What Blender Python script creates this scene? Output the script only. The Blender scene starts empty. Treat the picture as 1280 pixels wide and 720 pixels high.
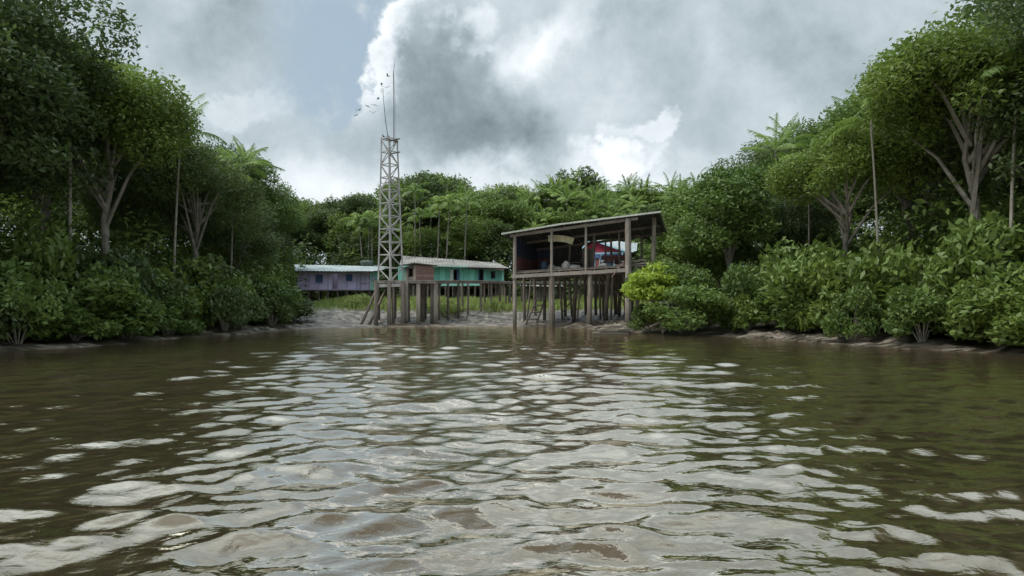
import bpy, math, random
import numpy as np
from mathutils import Vector
R = math.radians
random.seed(7); rng = np.random.default_rng(7)
scene = bpy.context.scene
COL = scene.collection

# ------------------------------------------------------------------ camera
F = 800.0; HZ = 375.0; CH = 1.7        # focal length in 1280-px units, horizon row, eye height above the river
cam_d = bpy.data.cameras.new('camera'); cam = bpy.data.objects.new('camera', cam_d); COL.objects.link(cam)
cam_d.sensor_width = 36; cam_d.lens = 36*F/1280; cam_d.clip_start = 0.1; cam_d.clip_end = 3000
cam.location = (0, 0, CH); cam.rotation_euler = (R(90+math.degrees(math.atan((HZ-360)/F))), 0, 0)
scene.camera = cam

# ------------------------------------------------------------------ world
SUN_EL, SUN_AZ = 58, -105               # behind cloud, high on the left
world = bpy.data.worlds.new('World'); scene.world = world; world.use_nodes = True
nt = world.node_tree; N = nt.nodes; L = nt.links; N.clear()
def val(x):
    if isinstance(x, (int, float)):
        n = N.new('ShaderNodeValue'); n.outputs[0].default_value = x; return n.outputs[0]
    return x
def M(op, a, b=None, c=None, clamp=False):
    n = N.new('ShaderNodeMath'); n.operation = op; n.use_clamp = clamp
    for i, x in enumerate((a, b, c)):
        if x is None: continue
        if isinstance(x, (int, float)): n.inputs[i].default_value = x
        else: L.new(x, n.inputs[i])
    return n.outputs[0]
def smooth(x, lo, hi):
    n = N.new('ShaderNodeMapRange'); n.interpolation_type = 'SMOOTHSTEP'
    L.new(x, n.inputs[0]); n.inputs[1].default_value = lo; n.inputs[2].default_value = hi
    return n.outputs[0]
def noise(vec, scale, detail=6, rough=.55, dist=0.0):
    n = N.new('ShaderNodeTexNoise'); L.new(vec, n.inputs['Vector'])
    n.inputs['Scale'].default_value = scale; n.inputs['Detail'].default_value = detail
    n.inputs['Roughness'].default_value = rough; n.inputs['Distortion'].default_value = dist
    return n
tc = N.new('ShaderNodeTexCoord'); D = tc.outputs['Generated']
sp = N.new('ShaderNodeSeparateXYZ'); L.new(D, sp.inputs[0])
yy = M('MAXIMUM', sp.outputs[1], 0.25)
u0 = M('DIVIDE', sp.outputs[0], yy); v0 = M('DIVIDE', sp.outputs[2], yy)
wn = noise(D, 6.0, 8, .6); wsp = N.new('ShaderNodeSeparateColor'); L.new(wn.outputs['Color'], wsp.inputs[0])
wn2 = noise(D, 22.0, 5, .6); wsp2 = N.new('ShaderNodeSeparateColor'); L.new(wn2.outputs['Color'], wsp2.inputs[0])
u = M('ADD', M('ADD', u0, M('MULTIPLY', M('SUBTRACT', wsp.outputs[0], .5), .20)), M('MULTIPLY', M('SUBTRACT', wsp2.outputs[0], .5), .055))
v = M('ADD', M('ADD', v0, M('MULTIPLY', M('SUBTRACT', wsp.outputs[1], .5), .20)), M('MULTIPLY', M('SUBTRACT', wsp2.outputs[1], .5), .055))
def blob(px, py, rx, ry, lo=1.0, hi=.3, ang=0):
    cu, cv = (px-640)/F, (HZ-py)/F; rx /= F; ry /= F
    du = M('SUBTRACT', u, cu); dv = M('SUBTRACT', v, cv)
    ca, sa = math.cos(R(ang)), math.sin(R(ang))
    a = M('DIVIDE', M('ADD', M('MULTIPLY', du, ca), M('MULTIPLY', dv, sa)), rx)
    b = M('DIVIDE', M('SUBTRACT', M('MULTIPLY', dv, ca), M('MULTIPLY', du, sa)), ry)
    d = M('SQRT', M('ADD', M('MULTIPLY', a, a), M('MULTIPLY', b, b)))
    return M('SUBTRACT', 1.0, smooth(d, hi, lo))
n1 = noise(D, 3.2, 9, .58, .3).outputs['Fac']
n2 = noise(D, 12.0, 10, .66, .25).outputs['Fac']
# base level of the cloud deck
lum = M('ADD', 0.43, M('MULTIPLY', M('SUBTRACT', n1, .5), .42))
lum = M('ADD', lum, M('MULTIPLY', M('SUBTRACT', n2, .5), .30))
def add(lm, b, w): return M('ADD', lm, M('MULTIPLY', b, w))
lum = add(lum, blob(568, 120, 100, 95, 1.25, .15), -.15)      # dark heart of the big cloud
lum = add(lum, blob(540, 30, 40, 75, 1.1, .3), -.10)
lum = add(lum, blob(620, 175, 90, 40, 1.2, .2), -.08)
lum = add(lum, blob(592, 20, 34, 26, 1.1, .3), .16)
lum = add(lum, blob(655, 62, 52, 42, 1.25, .2, 20), .20)       # lit upper right lobe
lum = add(lum, blob(700, 40, 30, 80, 1.2, .2, -25), .14)
lum = add(lum, blob(600, 52, 26, 14, 1.1, .3), .12)
lum = add(lum, blob(672, 150, 34, 30, 1.2, .3), -.03)
lum = add(lum, blob(800, 180, 46, 42, 1.0, .68), .12)          # small cumulus low on the right
lum = add(lum, blob(818, 160, 24, 20, 1.0, .72), .08)
lum = add(lum, blob(780, 190, 30, 18, 1.0, .72), .07)
lum = add(lum, blob(730, 185, 26, 16, 1.0, .6), .05)
lum = add(lum, blob(250, 60, 130, 60, 1.1, .2, 20), -.10)
lum = add(lum, blob(300, 140, 90, 30, 1.0, .5), .10)
lum = add(lum, blob(1000, 70, 120, 60, 1.1, .3, -20), -.08)
lum = add(lum, blob(760, 205, 60, 30, 1.1, .4), .12)
lum = add(lum, blob(640, 245, 900, 60, 1.2, .1), .20)
lum = add(lum, blob(745, 120, 70, 60, 1.2, .2), .07)          # bright above the horizon
lum = add(lum, blob(780, 10, 120, 30, 1.2, .2), -.06)
# the lit rim of the big cloud against the blue gap: a signed line, warped by the noise
# rim polyline runs from (510,0) to (440,135)
rim = M('ADD', M('MULTIPLY', M('SUBTRACT', u, (508-640)/F), 0.89), M('MULTIPLY', M('SUBTRACT', v, (HZ-0)/F), -0.46))
inside = smooth(rim, -.006, .010)                              # 1 on the cloud
edge = M('SUBTRACT', 1.0, smooth(rim, .012, .060))
rimb = M('MULTIPLY', M('MULTIPLY', inside, edge), smooth(v0, .26, .34))
lum = add(lum, rimb, .30)
lum = M('MAXIMUM', lum, .19)
cz = M('MULTIPLY', M('MULTIPLY', lum, .65), M('ADD', 1.0, M('MULTIPLY', smooth(sp.outputs[2], .50, .88), 4.4)))   # brighter overhead, raised out of view to light the scene
ramp = N.new('ShaderNodeValToRGB'); L.new(lum, ramp.inputs[0])
ramp.color_ramp.elements[0].position = .12; ramp.color_ramp.elements[0].color = (.74, .97, 1.08, 1)
ramp.color_ramp.elements[1].position = .72; ramp.color_ramp.elements[1].color = (.95, 1.0, 1.04, 1)
cc = N.new('ShaderNodeVectorMath'); cc.operation = 'SCALE'; L.new(ramp.outputs[0], cc.inputs[0]); L.new(M('MULTIPLY', cz, 10.0), cc.inputs['Scale'])
sky = N.new('ShaderNodeTexSky'); sky.sky_type = 'NISHITA'; sky.sun_disc = False
sky.sun_elevation = R(SUN_EL); sky.sun_rotation = R(SUN_AZ); sky.dust_density = 3.0
gap = M('MULTIPLY', M('MULTIPLY', M('SUBTRACT', 1.0, inside), smooth(v, .25, .33)), smooth(u, -.42, -.30))
gap = M('MULTIPLY', gap, M('SUBTRACT', 1.0, M('MULTIPLY', smooth(n2, .5, .7), .7)))
gs = N.new('ShaderNodeVectorMath'); gs.operation = 'SCALE'; L.new(sky.outputs[0], gs.inputs[0]); gs.inputs['Scale'].default_value = .35
veil = N.new('ShaderNodeMix'); veil.data_type = 'RGBA'; veil.inputs[0].default_value = .6
L.new(gs.outputs[0], veil.inputs[6]); veil.inputs[7].default_value = (2.6, 3.3, 3.85, 1)       # thin high cloud over the blue
mx = N.new('ShaderNodeMix'); mx.data_type = 'RGBA'; L.new(gap, mx.inputs[0])
L.new(cc.outputs[0], mx.inputs[6]); L.new(veil.outputs[2], mx.inputs[7])
bg = N.new('ShaderNodeBackground'); bg.inputs[1].default_value = 0.1; L.new(mx.outputs[2], bg.inputs[0])
wo = N.new('ShaderNodeOutputWorld'); L.new(bg.outputs[0], wo.inputs[0])

sun_d = bpy.data.lights.new('sun', 'SUN'); sun_d.energy = 1.5; sun_d.angle = R(25); sun_d.color = (1, .95, .87)
sun = bpy.data.objects.new('sun', sun_d); COL.objects.link(sun)
sv = Vector((math.sin(R(SUN_AZ))*math.cos(R(SUN_EL)), math.cos(R(SUN_AZ))*math.cos(R(SUN_EL)), math.sin(R(SUN_EL))))
sun.rotation_euler = sv.to_track_quat('Z', 'Y').to_euler()
vs = scene.view_settings; vs.view_transform = 'Standard'; vs.look = 'None'; vs.exposure = 1.15; vs.gamma = 1; vs.use_curve_mapping = False
scene.render.engine = 'CYCLES'

# ------------------------------------------------------------------ helpers
def at(px, py, Y):
    """a point of the photograph at depth Y"""
    return Vector(((px-640)/F*Y, Y, CH+(HZ-py)/F*Y))
ORG = {}
def props(o, label=None, cat=None, group=None, kind=None):
    if label: o['label'] = label
    if cat: o['category'] = cat
    if group: o['group'] = group
    if kind: o['kind'] = kind
    return o
def thing(name, loc, label, cat, group=None):
    o = bpy.data.objects.new(name, None); COL.objects.link(o); o.location = loc; o.empty_display_size = .2
    ORG[o.name] = Vector(loc); return props(o, label, cat, group)
def link(name, me, parent=None, loc=(0, 0, 0)):
    o = bpy.data.objects.new(name, me); COL.objects.link(o); o.location = loc
    if parent: o.parent = parent
    return o
class MB:
    def __init__(s): s.v = []; s.f = []
    def box(s, c, sz, rz=0, rx=0, ry=0):
        from mathutils import Euler
        e = Euler((rx, ry, rz)).to_matrix(); b = len(s.v); c = Vector(c)
        for i in (-.5, .5):
            for j in (-.5, .5):
                for k in (-.5, .5): s.v.append(c + e @ Vector((i*sz[0], j*sz[1], k*sz[2])))
        for q in ((0,1,3,2),(4,6,7,5),(0,4,5,1),(2,3,7,6),(0,2,6,4),(1,5,7,3)): s.f.append(tuple(b+i for i in q))
        return s
    def beam(s, p0, p1, w, h=None, up=(0, 0, 1)):
        """rectangular bar from p0 to p1: w across, h along 'up'"""
        h = h or w; p0 = Vector(p0); p1 = Vector(p1); d = (p1-p0).normalized(); upv = Vector(up)
        if abs(d.dot(upv)) > .95: upv = Vector((0, 1, 0))
        sd = d.cross(upv).normalized(); u_ = sd.cross(d).normalized(); b = len(s.v)
        for p in (p0, p1):
            for a, c in ((-1,-1),(1,-1),(1,1),(-1,1)): s.v.append(p + sd*(a*w/2) + u_*(c*h/2))
        for q in ((0,1,2,3),(7,6,5,4),(0,4,5,1),(1,5,6,2),(2,6,7,3),(3,7,4,0)): s.f.append(tuple(b+i for i in q))
        return s
    def tube(s, pts, rad, n=7, cap=True, jit=0.0):
        pts = [Vector(p) for p in pts]; b = len(s.v); m = len(pts)
        if isinstance(rad, (int, float)): rad = [rad]*m
        for i, p in enumerate(pts):
            d = (pts[min(i+1, m-1)]-pts[max(i-1, 0)]).normalized()
            a = Vector((0, 1, 0)) if abs(d.z) > .8 else Vector((0, 0, 1))
            x = d.cross(a).normalized(); y = x.cross(d).normalized()
            for k in range(n):
                t = 2*math.pi*k/n; r = rad[i]*(1+random.uniform(-jit, jit)); s.v.append(p + x*(math.cos(t)*r) + y*(math.sin(t)*r))
        for i in range(m-1):
            for k in range(n):
                k2 = (k+1) % n; s.f.append((b+i*n+k, b+i*n+k2, b+(i+1)*n+k2, b+(i+1)*n+k))
        if cap: s.f.append(tuple(b+k for k in range(n))[::-1]); s.f.append(tuple(b+(m-1)*n+k for k in range(n)))
        return s
    def quad(s, a, b_, c, d):
        b = len(s.v); s.v += [Vector(a), Vector(b_), Vector(c), Vector(d)]; s.f.append((b, b+1, b+2, b+3)); return s
    def build(s, name, mat, parent=None, org=None, shade=False, label=None):
        o0 = org if org is not None else (ORG.get(parent.name, Vector()) if parent else Vector())
        o0 = Vector(o0)
        me = bpy.data.meshes.new(name); me.from_pydata([tuple(p-o0) for p in s.v], [], s.f); me.materials.append(mat)
        if shade: me.polygons.foreach_set('use_smooth', [True]*len(me.polygons))
        me.update()
        ob = link(name, me, parent, (0, 0, 0) if parent else tuple(o0)); ORG[ob.name] = o0
        if label: ob['label'] = label
        return ob
def npmesh(name, V, Q, mat, smooth_=False, attr=None):
    me = bpy.data.meshes.new(name); V = np.asarray(V, dtype=np.float32); Q = np.asarray(Q, dtype=np.int32); k = Q.shape[1]
    me.vertices.add(len(V)); me.vertices.foreach_set('co', V.ravel())
    me.loops.add(Q.size); me.loops.foreach_set('vertex_index', Q.ravel())
    me.polygons.add(len(Q)); me.polygons.foreach_set('loop_start', np.arange(len(Q), dtype=np.int32)*k)
    me.polygons.foreach_set('loop_total', np.full(len(Q), k, dtype=np.int32))
    if smooth_: me.polygons.foreach_set('use_smooth', np.ones(len(Q), dtype=bool))
    me.materials.append(mat)
    if attr is not None:
        a = me.attributes.new('tint', 'FLOAT', 'FACE'); a.data.foreach_set('value', np.asarray(attr, dtype=np.float32))
    me.update(calc_edges=True); return me

# ------------------------------------------------------------------ materials
def mat(name):
    m = bpy.data.materials.new(name); m.use_nodes = True; t = m.node_tree; b = t.nodes['Principled BSDF']; return m, t, b
def nd(t, kind, **kw):
    n = t.nodes.new(kind)
    for k, v_ in kw.items():
        if k in n.inputs: n.inputs[k].default_value = v_
        else: setattr(n, k, v_)
    return n
def ramp2(t, src, stops):
    r = t.nodes.new('ShaderNodeValToRGB'); t.links.new(src, r.inputs[0])
    while len(r.color_ramp.elements) < len(stops): r.color_ramp.elements.new(.5)
    for e, (p, c) in zip(r.color_ramp.elements, stops): e.position = p; e.color = (*c, 1)
    return r.outputs[0]
def wood(name, c0, c1, rough=.85, tide=False, paint=None, wear=.5, board=0.0, axis=2):
    """weathered timber: grain streaks, stains, optional worn paint, optional board joints, optional tide stain"""
    m, t, b = mat(name); l = t.links
    g = nd(t, 'ShaderNodeNewGeometry')
    mp = nd(t, 'ShaderNodeMapping'); s = [9, 9, 9]; s[axis] = .9; mp.inputs['Scale'].default_value = s; l.new(g.outputs['Position'], mp.inputs[0])
    n = nd(t, 'ShaderNodeTexNoise', Scale=1.6, Detail=7, Roughness=.65); l.new(mp.outputs[0], n.inputs[0])
    big = nd(t, 'ShaderNodeTexNoise', Scale=.9, Detail=4); l.new(g.outputs['Position'], big.inputs[0])
    a = nd(t, 'ShaderNodeMath', operation='MULTIPLY_ADD'); l.new(big.outputs[0], a.inputs[0]); a.inputs[1].default_value = .6; l.new(n.outputs[0], a.inputs[2])
    col = ramp2(t, a.outputs[0], [(.5, c0), (1.05, c1)])
    if paint:
        fac = nd(t, 'ShaderNodeMapRange'); l.new(a.outputs[0], fac.inputs[0]); fac.inputs[1].default_value = wear+.22; fac.inputs[2].default_value = wear+.42
        mxn = nd(t, 'ShaderNodeMix', data_type='RGBA'); l.new(fac.outputs[0], mxn.inputs[0])
        pv = nd(t, 'ShaderNodeMix', data_type='RGBA'); l.new(big.outputs[0], pv.inputs[0])
        pv.inputs[6].default_value = (*[x*.82 for x in paint], 1); pv.inputs[7].default_value = (*[min(1, x*1.15) for x in paint], 1)
        l.new(pv.outputs[2], mxn.inputs[6]); l.new(col, mxn.inputs[7]); col = mxn.outputs[2]
    if board:
        sx = nd(t, 'ShaderNodeSeparateXYZ'); l.new(g.outputs['Position'], sx.inputs[0])
        if axis == 2:
            ad = nd(t, 'ShaderNodeMath', operation='MULTIPLY_ADD'); l.new(sx.outputs[0], ad.inputs[0]); ad.inputs[1].default_value = 1.0; l.new(sx.outputs[1], ad.inputs[2]); src = ad.outputs[0]
        else: src = sx.outputs[2]
        w1 = nd(t, 'ShaderNodeMath', operation='DIVIDE'); l.new(src, w1.inputs[0]); w1.inputs[1].default_value = board
        fl = nd(t, 'ShaderNodeMath', operation='FLOOR'); l.new(w1.outputs[0], fl.inputs[0])
        wn_ = nd(t, 'ShaderNodeTexWhiteNoise', noise_dimensions='1D'); l.new(fl.outputs[0], wn_.inputs['W'])
        fr = nd(t, 'ShaderNodeMath', operation='FRACT'); l.new(w1.outputs[0], fr.inputs[0])
        jn = nd(t, 'ShaderNodeMath', operation='LESS_THAN'); l.new(fr.outputs[0], jn.inputs[0]); jn.inputs[1].default_value = .09
        k = nd(t, 'ShaderNodeMapRange'); l.new(wn_.outputs[0], k.inputs[0]); k.inputs[3].default_value = .72; k.inputs[4].default_value = 1.12
        sc = nd(t, 'ShaderNodeVectorMath', operation='SCALE'); l.new(col, sc.inputs[0]); l.new(k.outputs[0], sc.inputs['Scale'])
        bj = nd(t, 'ShaderNodeBump', Strength=.8, Distance=.03, invert=True); l.new(jn.outputs[0], bj.inputs['Height']); l.new(bj.outputs[0], b.inputs['Normal'])
        jm = nd(t, 'ShaderNodeMix', data_type='RGBA'); l.new(jn.outputs[0], jm.inputs[0]); l.new(sc.outputs[0], jm.inputs[6]); jm.inputs[7].default_value = (*[x*(.6 if paint else .25) for x in (paint or c0)], 1)
        col = jm.outputs[2]
    if tide:
        sz = nd(t, 'ShaderNodeSeparateXYZ'); l.new(g.outputs['Position'], sz.inputs[0])
        ad = nd(t, 'ShaderNodeMath', operation='MULTIPLY_ADD'); l.new(n.outputs[0], ad.inputs[0]); ad.inputs[1].default_value = .9; l.new(sz.outputs[2], ad.inputs[2])
        fr = nd(t, 'ShaderNodeMapRange'); l.new(ad.outputs[0], fr.inputs[0]); fr.inputs[1].default_value = .7; fr.inputs[2].default_value = 2.0; fr.inputs[3].default_value = 1; fr.inputs[4].default_value = 0
        mt = nd(t, 'ShaderNodeMix', data_type='RGBA'); l.new(fr.outputs[0], mt.inputs[0]); l.new(col, mt.inputs[6]); mt.inputs[7].default_value = (.055, .045, .033, 1); col = mt.outputs[2]
    if not board:
        bp = nd(t, 'ShaderNodeBump', Strength=.5, Distance=.02); l.new(n.outputs[0], bp.inputs['Height']); l.new(bp.outputs[0], b.inputs['Normal'])
    l.new(col, b.inputs['Base Color']); b.inputs['Roughness'].default_value = rough
    return m
MAT = dict(
    post=wood('post_timber', (.065, .052, .040), (.20, .168, .138), tide=True),
    pale=wood('pale_timber', (.10, .085, .070), (.28, .245, .21), tide=True),
    dark=wood('dark_timber', (.045, .035, .028), (.14, .11, .09), tide=True),
    deck=wood('deck_timber', (.10, .088, .075), (.28, .25, .22)),
    plank=wood('grey_planks', (.10, .085, .075), (.27, .24, .21), board=.22),
    brownb=wood('brown_boards', (.13, .075, .06), (.30, .19, .155), board=.17, axis=0),
    tower=wood('whitewashed_timber', (.22, .21, .20), (.42, .40, .38), paint=(.27, .265, .255), wear=.55),
    teal=wood('teal_boards', (.13, .12, .10), (.25, .22, .2), paint=(.22, .56, .47), wear=.75, board=.45),
    tealf=wood('teal_trim', (.13, .12, .10), (.25, .22, .2), paint=(.24, .50, .44), wear=.6),
    lilac=wood('lilac_boards', (.2, .17, .2), (.3, .27, .3), paint=(.47, .41, .60), wear=.8, board=.9),
    red=wood('red_boards', (.15, .05, .05), (.25, .1, .1), paint=(.42, .045, .085), wear=.75, board=.3),
    redw=wood('faded_red_boards', (.08, .04, .04), (.14, .08, .08), paint=(.20, .05, .05), wear=.45, board=.3),
    blue=wood('blue_boards', (.05, .06, .08), (.12, .13, .16), paint=(.06, .10, .22), wear=.6, board=.3),
    lblue=wood('light_blue_trim', (.2, .25, .3), (.3, .35, .4), paint=(.25, .42, .52), wear=.7),
    white=wood('white_painted_boards', (.3, .3, .29), (.5, .5, .48), paint=(.6, .62, .6), wear=.7),
)
def simple(name, c, rough=.8, metal=0, nz=.25, sc=3):
    m, t, b = mat(name); g = nd(t, 'ShaderNodeNewGeometry'); n = nd(t, 'ShaderNodeTexNoise', Scale=sc, Detail=6, Roughness=.65); t.links.new(g.outputs['Position'], n.inputs[0])
    t.links.new(ramp2(t, n.outputs[0], [(.3, [x*(1-nz) for x in c]), (.7, [x*(1+nz) for x in c])]), b.inputs['Base Color'])
    b.inputs['Roughness'].default_value = rough; b.inputs['Metallic'].default_value = metal
    return m
MAT['shade_board'] = wood('shade_dark_boards', (.012, .011, .010), (.045, .040, .035), board=.25)  # shade under the shed roof and on its back wall, put into the colour
MAT['duskblue'] = wood('shade_blue_boards', (.02, .022, .028), (.05, .055, .07), paint=(.025, .04, .08), wear=.5, board=.3)  # blue boards with the dimness of the shed room painted in
MAT['eave'] = wood('lit_edge_pale', (.22, .23, .2), (.45, .46, .41))  # pale tone carries the light on the roof sheet's edge
MAT['void'] = simple('dark_room', (.012, .012, .014), .9)
MAT['metal'] = simple('dull_metal', (.16, .16, .165), .5, .6)
MAT['wire'] = simple('antenna_metal', (.07, .07, .075), .6, .3)
MAT['cloth'] = simple('pale_sacking', (.42, .40, .37), .9, nz=.4, sc=2)
MAT['tarp'] = simple('yellowed_tarpaulin', (.42, .38, .24), .7)
MAT['bluep'] = simple('blue_plastic', (.08, .13, .20), .5)
MAT['bird'] = simple('black_feathers', (.015, .015, .017), .7)
MAT['fibre'] = simple('tank_fibre', (.10, .13, .11), .6)
def roofmat(name, c0, c1, tr=0.0):
    m, t, b = mat(name); l = t.links; g = nd(t, 'ShaderNodeNewGeometry')
    n = nd(t, 'ShaderNodeTexNoise', Scale=.8, Detail=8, Roughness=.7); l.new(g.outputs['Position'], n.inputs[0])
    l.new(ramp2(t, n.outputs[0], [(.35, c0), (.65, c1)]), b.inputs['Base Color']); b.inputs['Roughness'].default_value = .75
    return m
MAT['roofg'] = roofmat('weathered_roof_sheet', (.08, .078, .07), (.23, .22, .20))
MAT['roofb'] = roofmat('blue_grey_roof_sheet', (.15, .18, .18), (.32, .36, .36))
MAT['roofm'] = roofmat('mossy_roof_sheet', (.22, .25, .20), (.44, .47, .40))
def leafmat(name, c0, c1, tr=.42, rough=.6):
    m, t, b = mat(name); l = t.links
    at_ = nd(t, 'ShaderNodeAttribute', attribute_name='tint'); oi = nd(t, 'ShaderNodeObjectInfo')
    a = nd(t, 'ShaderNodeMath', operation='MULTIPLY_ADD'); l.new(oi.outputs['Random'], a.inputs[0]); a.inputs[1].default_value = .5
    h = nd(t, 'ShaderNodeMath', operation='MULTIPLY'); l.new(at_.outputs['Fac'], h.inputs[0]); h.inputs[1].default_value = .5; l.new(h.outputs[0], a.inputs[2])
    col = ramp2(t, a.outputs[0], [(.1, c0), (.9, c1)]); l.new(col, b.inputs['Base Color']); b.inputs['Roughness'].default_value = rough
    tb = nd(t, 'ShaderNodeBsdfTranslucent'); l.new(col, tb.inputs[0]); ms = nd(t, 'ShaderNodeMixShader'); ms.inputs[0].default_value = tr
    l.new(b.outputs[0], ms.inputs[1]); l.new(tb.outputs[0], ms.inputs[2]); l.new(ms.outputs[0], t.nodes['Material Output'].inputs[0])
    return m
MAT['leaf'] = leafmat('broad_leaf', (.055, .10, .018), (.15, .21, .035))
MAT['leafd'] = leafmat('dark_leaf', (.036, .064, .018), (.090, .130, .034))
MAT['frond'] = leafmat('palm_frond', (.08, .14, .026), (.19, .27, .055))
MAT['leafy'] = leafmat('yellow_green_leaf', (.20, .29, .03), (.32, .40, .05), .45)
MAT['leafm'] = leafmat('fresh_leaf', (.065, .115, .022), (.14, .205, .04))
MAT['grass'] = leafmat('bank_grass', (.12, .18, .035), (.28, .33, .10), .3, .8)
MAT['bark'] = simple('tree_bark', (.16, .145, .12), .9, nz=.4)
MAT['stem'] = simple('palm_stem', (.17, .158, .13), .85, nz=.35)

# ------------------------------------------------------------------ river and bank
SHORE = np.array([(-700, -500), (-60, -40), (-30, 2), (-21, 12), (-16.5, 22), (-13.5, 32), (-11.8, 38), (-9, 40.6), (-4, 41.2), (0, 41.4), (2.5, 41), (4.2, 38.5), (5.6, 35), (7, 32.5), (9, 31), (11.5, 27), (14.5, 21), (20, 11), (30, 0), (60, -40), (700, -500)], float)
def sdist(x, y):
    """distance inland from the waterline (negative over the river)"""
    x = np.asarray(x, float); y = np.asarray(y, float); d = np.full(x.shape, 1e9); ins = np.zeros(x.shape, bool)
    P = SHORE
    for i in range(len(P)-1):
        a, b = P[i], P[i+1]; e = b-a; t = np.clip(((x-a[0])*e[0]+(y-a[1])*e[1])/(e@e), 0, 1)
        d = np.minimum(d, np.hypot(x-a[0]-t*e[0], y-a[1]-t*e[1]))
    Q = np.vstack([P, [(700, -3000), (-700, -3000)]])
    for i in range(len(Q)):
        a, b = Q[i], Q[(i+1) % len(Q)]
        c = (a[1] > y) != (b[1] > y)
        with np.errstate(divide='ignore', invalid='ignore'): xi = (b[0]-a[0])*(y-a[1])/(b[1]-a[1])+a[0]
        ins ^= c & (x < xi)
    return np.where(ins, -d, d)
_ph = rng.uniform(0, 6.28, (40,)); _dr = rng.uniform(0, 3.14, 40); _wl = rng.uniform(.5, 3.5, 40)
def rough_field(x, y):
    s = 0
    for p, d_, w in zip(_ph, _dr, _wl):
        s = s + np.sin((x*math.cos(d_)+y*math.sin(d_))*6.283/w+p)*w*.16/40**.5
    return s
def ridges(x, y):
    w = y*2.6+1.1*np.sin(x*.55+y*.3)+.8*np.sin(x*1.31+2)+rough_field(x, y)*6
    a = 1-np.abs(np.sin(w)); w2 = y*5.1-x*.6+1.4*np.sin(x*.9+1)+rough_field(x*1.7, y*1.7)*7
    return a**2*.12+(1-np.abs(np.sin(w2)))**2*.08
def ground_h(x, y):
    d = sdist(x, y) + rough_field(np.asarray(x, float)*.35, np.asarray(y, float)*.35)*1.2*1.0
    h = np.interp(d, [-60, -8, 0, 3, 8, 12, 18, 26, 50, 90, 200, 700], [-4, -1.0, 0, .30, .92, 1.25, 1.45, 1.8, 3.2, 6, 12, 20])
    k = np.clip((d+.5)/1.5, 0, 1)*np.clip((14-d)/6, .12, 1)
    x = np.asarray(x, float); y = np.asarray(y, float)
    h = h + k*(rough_field(x, y)*.09+ridges(x, y))
    return h
def gz(x, y): return float(ground_h(np.array([x]), np.array([y]))[0])
def axis_(segs):
    out = []
    for a, b, st in segs: out += list(np.arange(a, b, st))
    return np.array(out+[segs[-1][1]])
gx = axis_([(-700, -100, 60), (-100, -30, 5), (-30, -16, 1), (-16, 16, .16), (16, 30, 1), (30, 100, 5), (100, 700, 60)])
gy = axis_([(-500, -50, 50), (-50, 8, 3), (8, 28, .8), (28, 56, .11), (56, 100, 1.5), (100, 200, 10), (200, 1000, 80)])
X, Y = np.meshgrid(gx, gy); Z = ground_h(X, Y)
V = np.stack([X, Y, Z], -1).reshape(-1, 3); nx, ny = len(gx), len(gy)
ii = (np.arange(ny-1)[:, None]*nx+np.arange(nx-1)[None]).ravel(); Q = np.stack([ii, ii+1, ii+nx+1, ii+nx], -1)
m, t, b = mat('river_mud'); l = t.links
g = nd(t, 'ShaderNodeNewGeometry'); mp = nd(t, 'ShaderNodeMapping'); mp.inputs['Scale'].default_value = (.55, 1.7, 1); l.new(g.outputs['Position'], mp.inputs[0])
n = nd(t, 'ShaderNodeTexNoise', Scale=1.6, Detail=9, Roughness=.68, Distortion=.6); l.new(mp.outputs[0], n.inputs[0])
n_b = nd(t, 'ShaderNodeTexNoise', Scale=.35, Detail=5); l.new(g.outputs['Position'], n_b.inputs[0])
mud = ramp2(t, n.outputs[0], [(.42, (.022, .017, .012)), (.50, (.075, .062, .046)), (.58, (.175, .152, .120))])
sz = nd(t, 'ShaderNodeSeparateXYZ'); l.new(g.outputs['Position'], sz.inputs[0])
ad = nd(t, 'ShaderNodeMath', operation='MULTIPLY_ADD'); l.new(n_b.outputs[0], ad.inputs[0]); ad.inputs[1].default_value = .5; l.new(sz.outputs[2], ad.inputs[2])
gf = nd(t, 'ShaderNodeMapRange'); l.new(ad.outputs[0], gf.inputs[0]); gf.inputs[1].default_value = 1.1; gf.inputs[2].default_value = 1.4
gm = nd(t, 'ShaderNodeMix', data_type='RGBA'); l.new(gf.outputs[0], gm.inputs[0]); l.new(mud, gm.inputs[6]); gm.inputs[7].default_value = (.09, .105, .045, 1)
l.new(gm.outputs[2], b.inputs['Base Color'])
rr = nd(t, 'ShaderNodeMapRange'); l.new(n.outputs[0], rr.inputs[0]); rr.inputs[1].default_value = .35; rr.inputs[2].default_value = .7; rr.inputs[3].default_value = .28; rr.inputs[4].default_value = .7
l.new(rr.outputs[0], b.inputs['Roughness'])
bp = nd(t, 'ShaderNodeBump', Strength=.6, Distance=.08); l.new(n.outputs[0], bp.inputs['Height']); l.new(bp.outputs[0], b.inputs['Normal'])
MAT['mud'] = m
props(link('ground', npmesh('ground', V, Q, m, True)), kind='structure', label='muddy river bank rising to grass under the houses')

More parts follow.
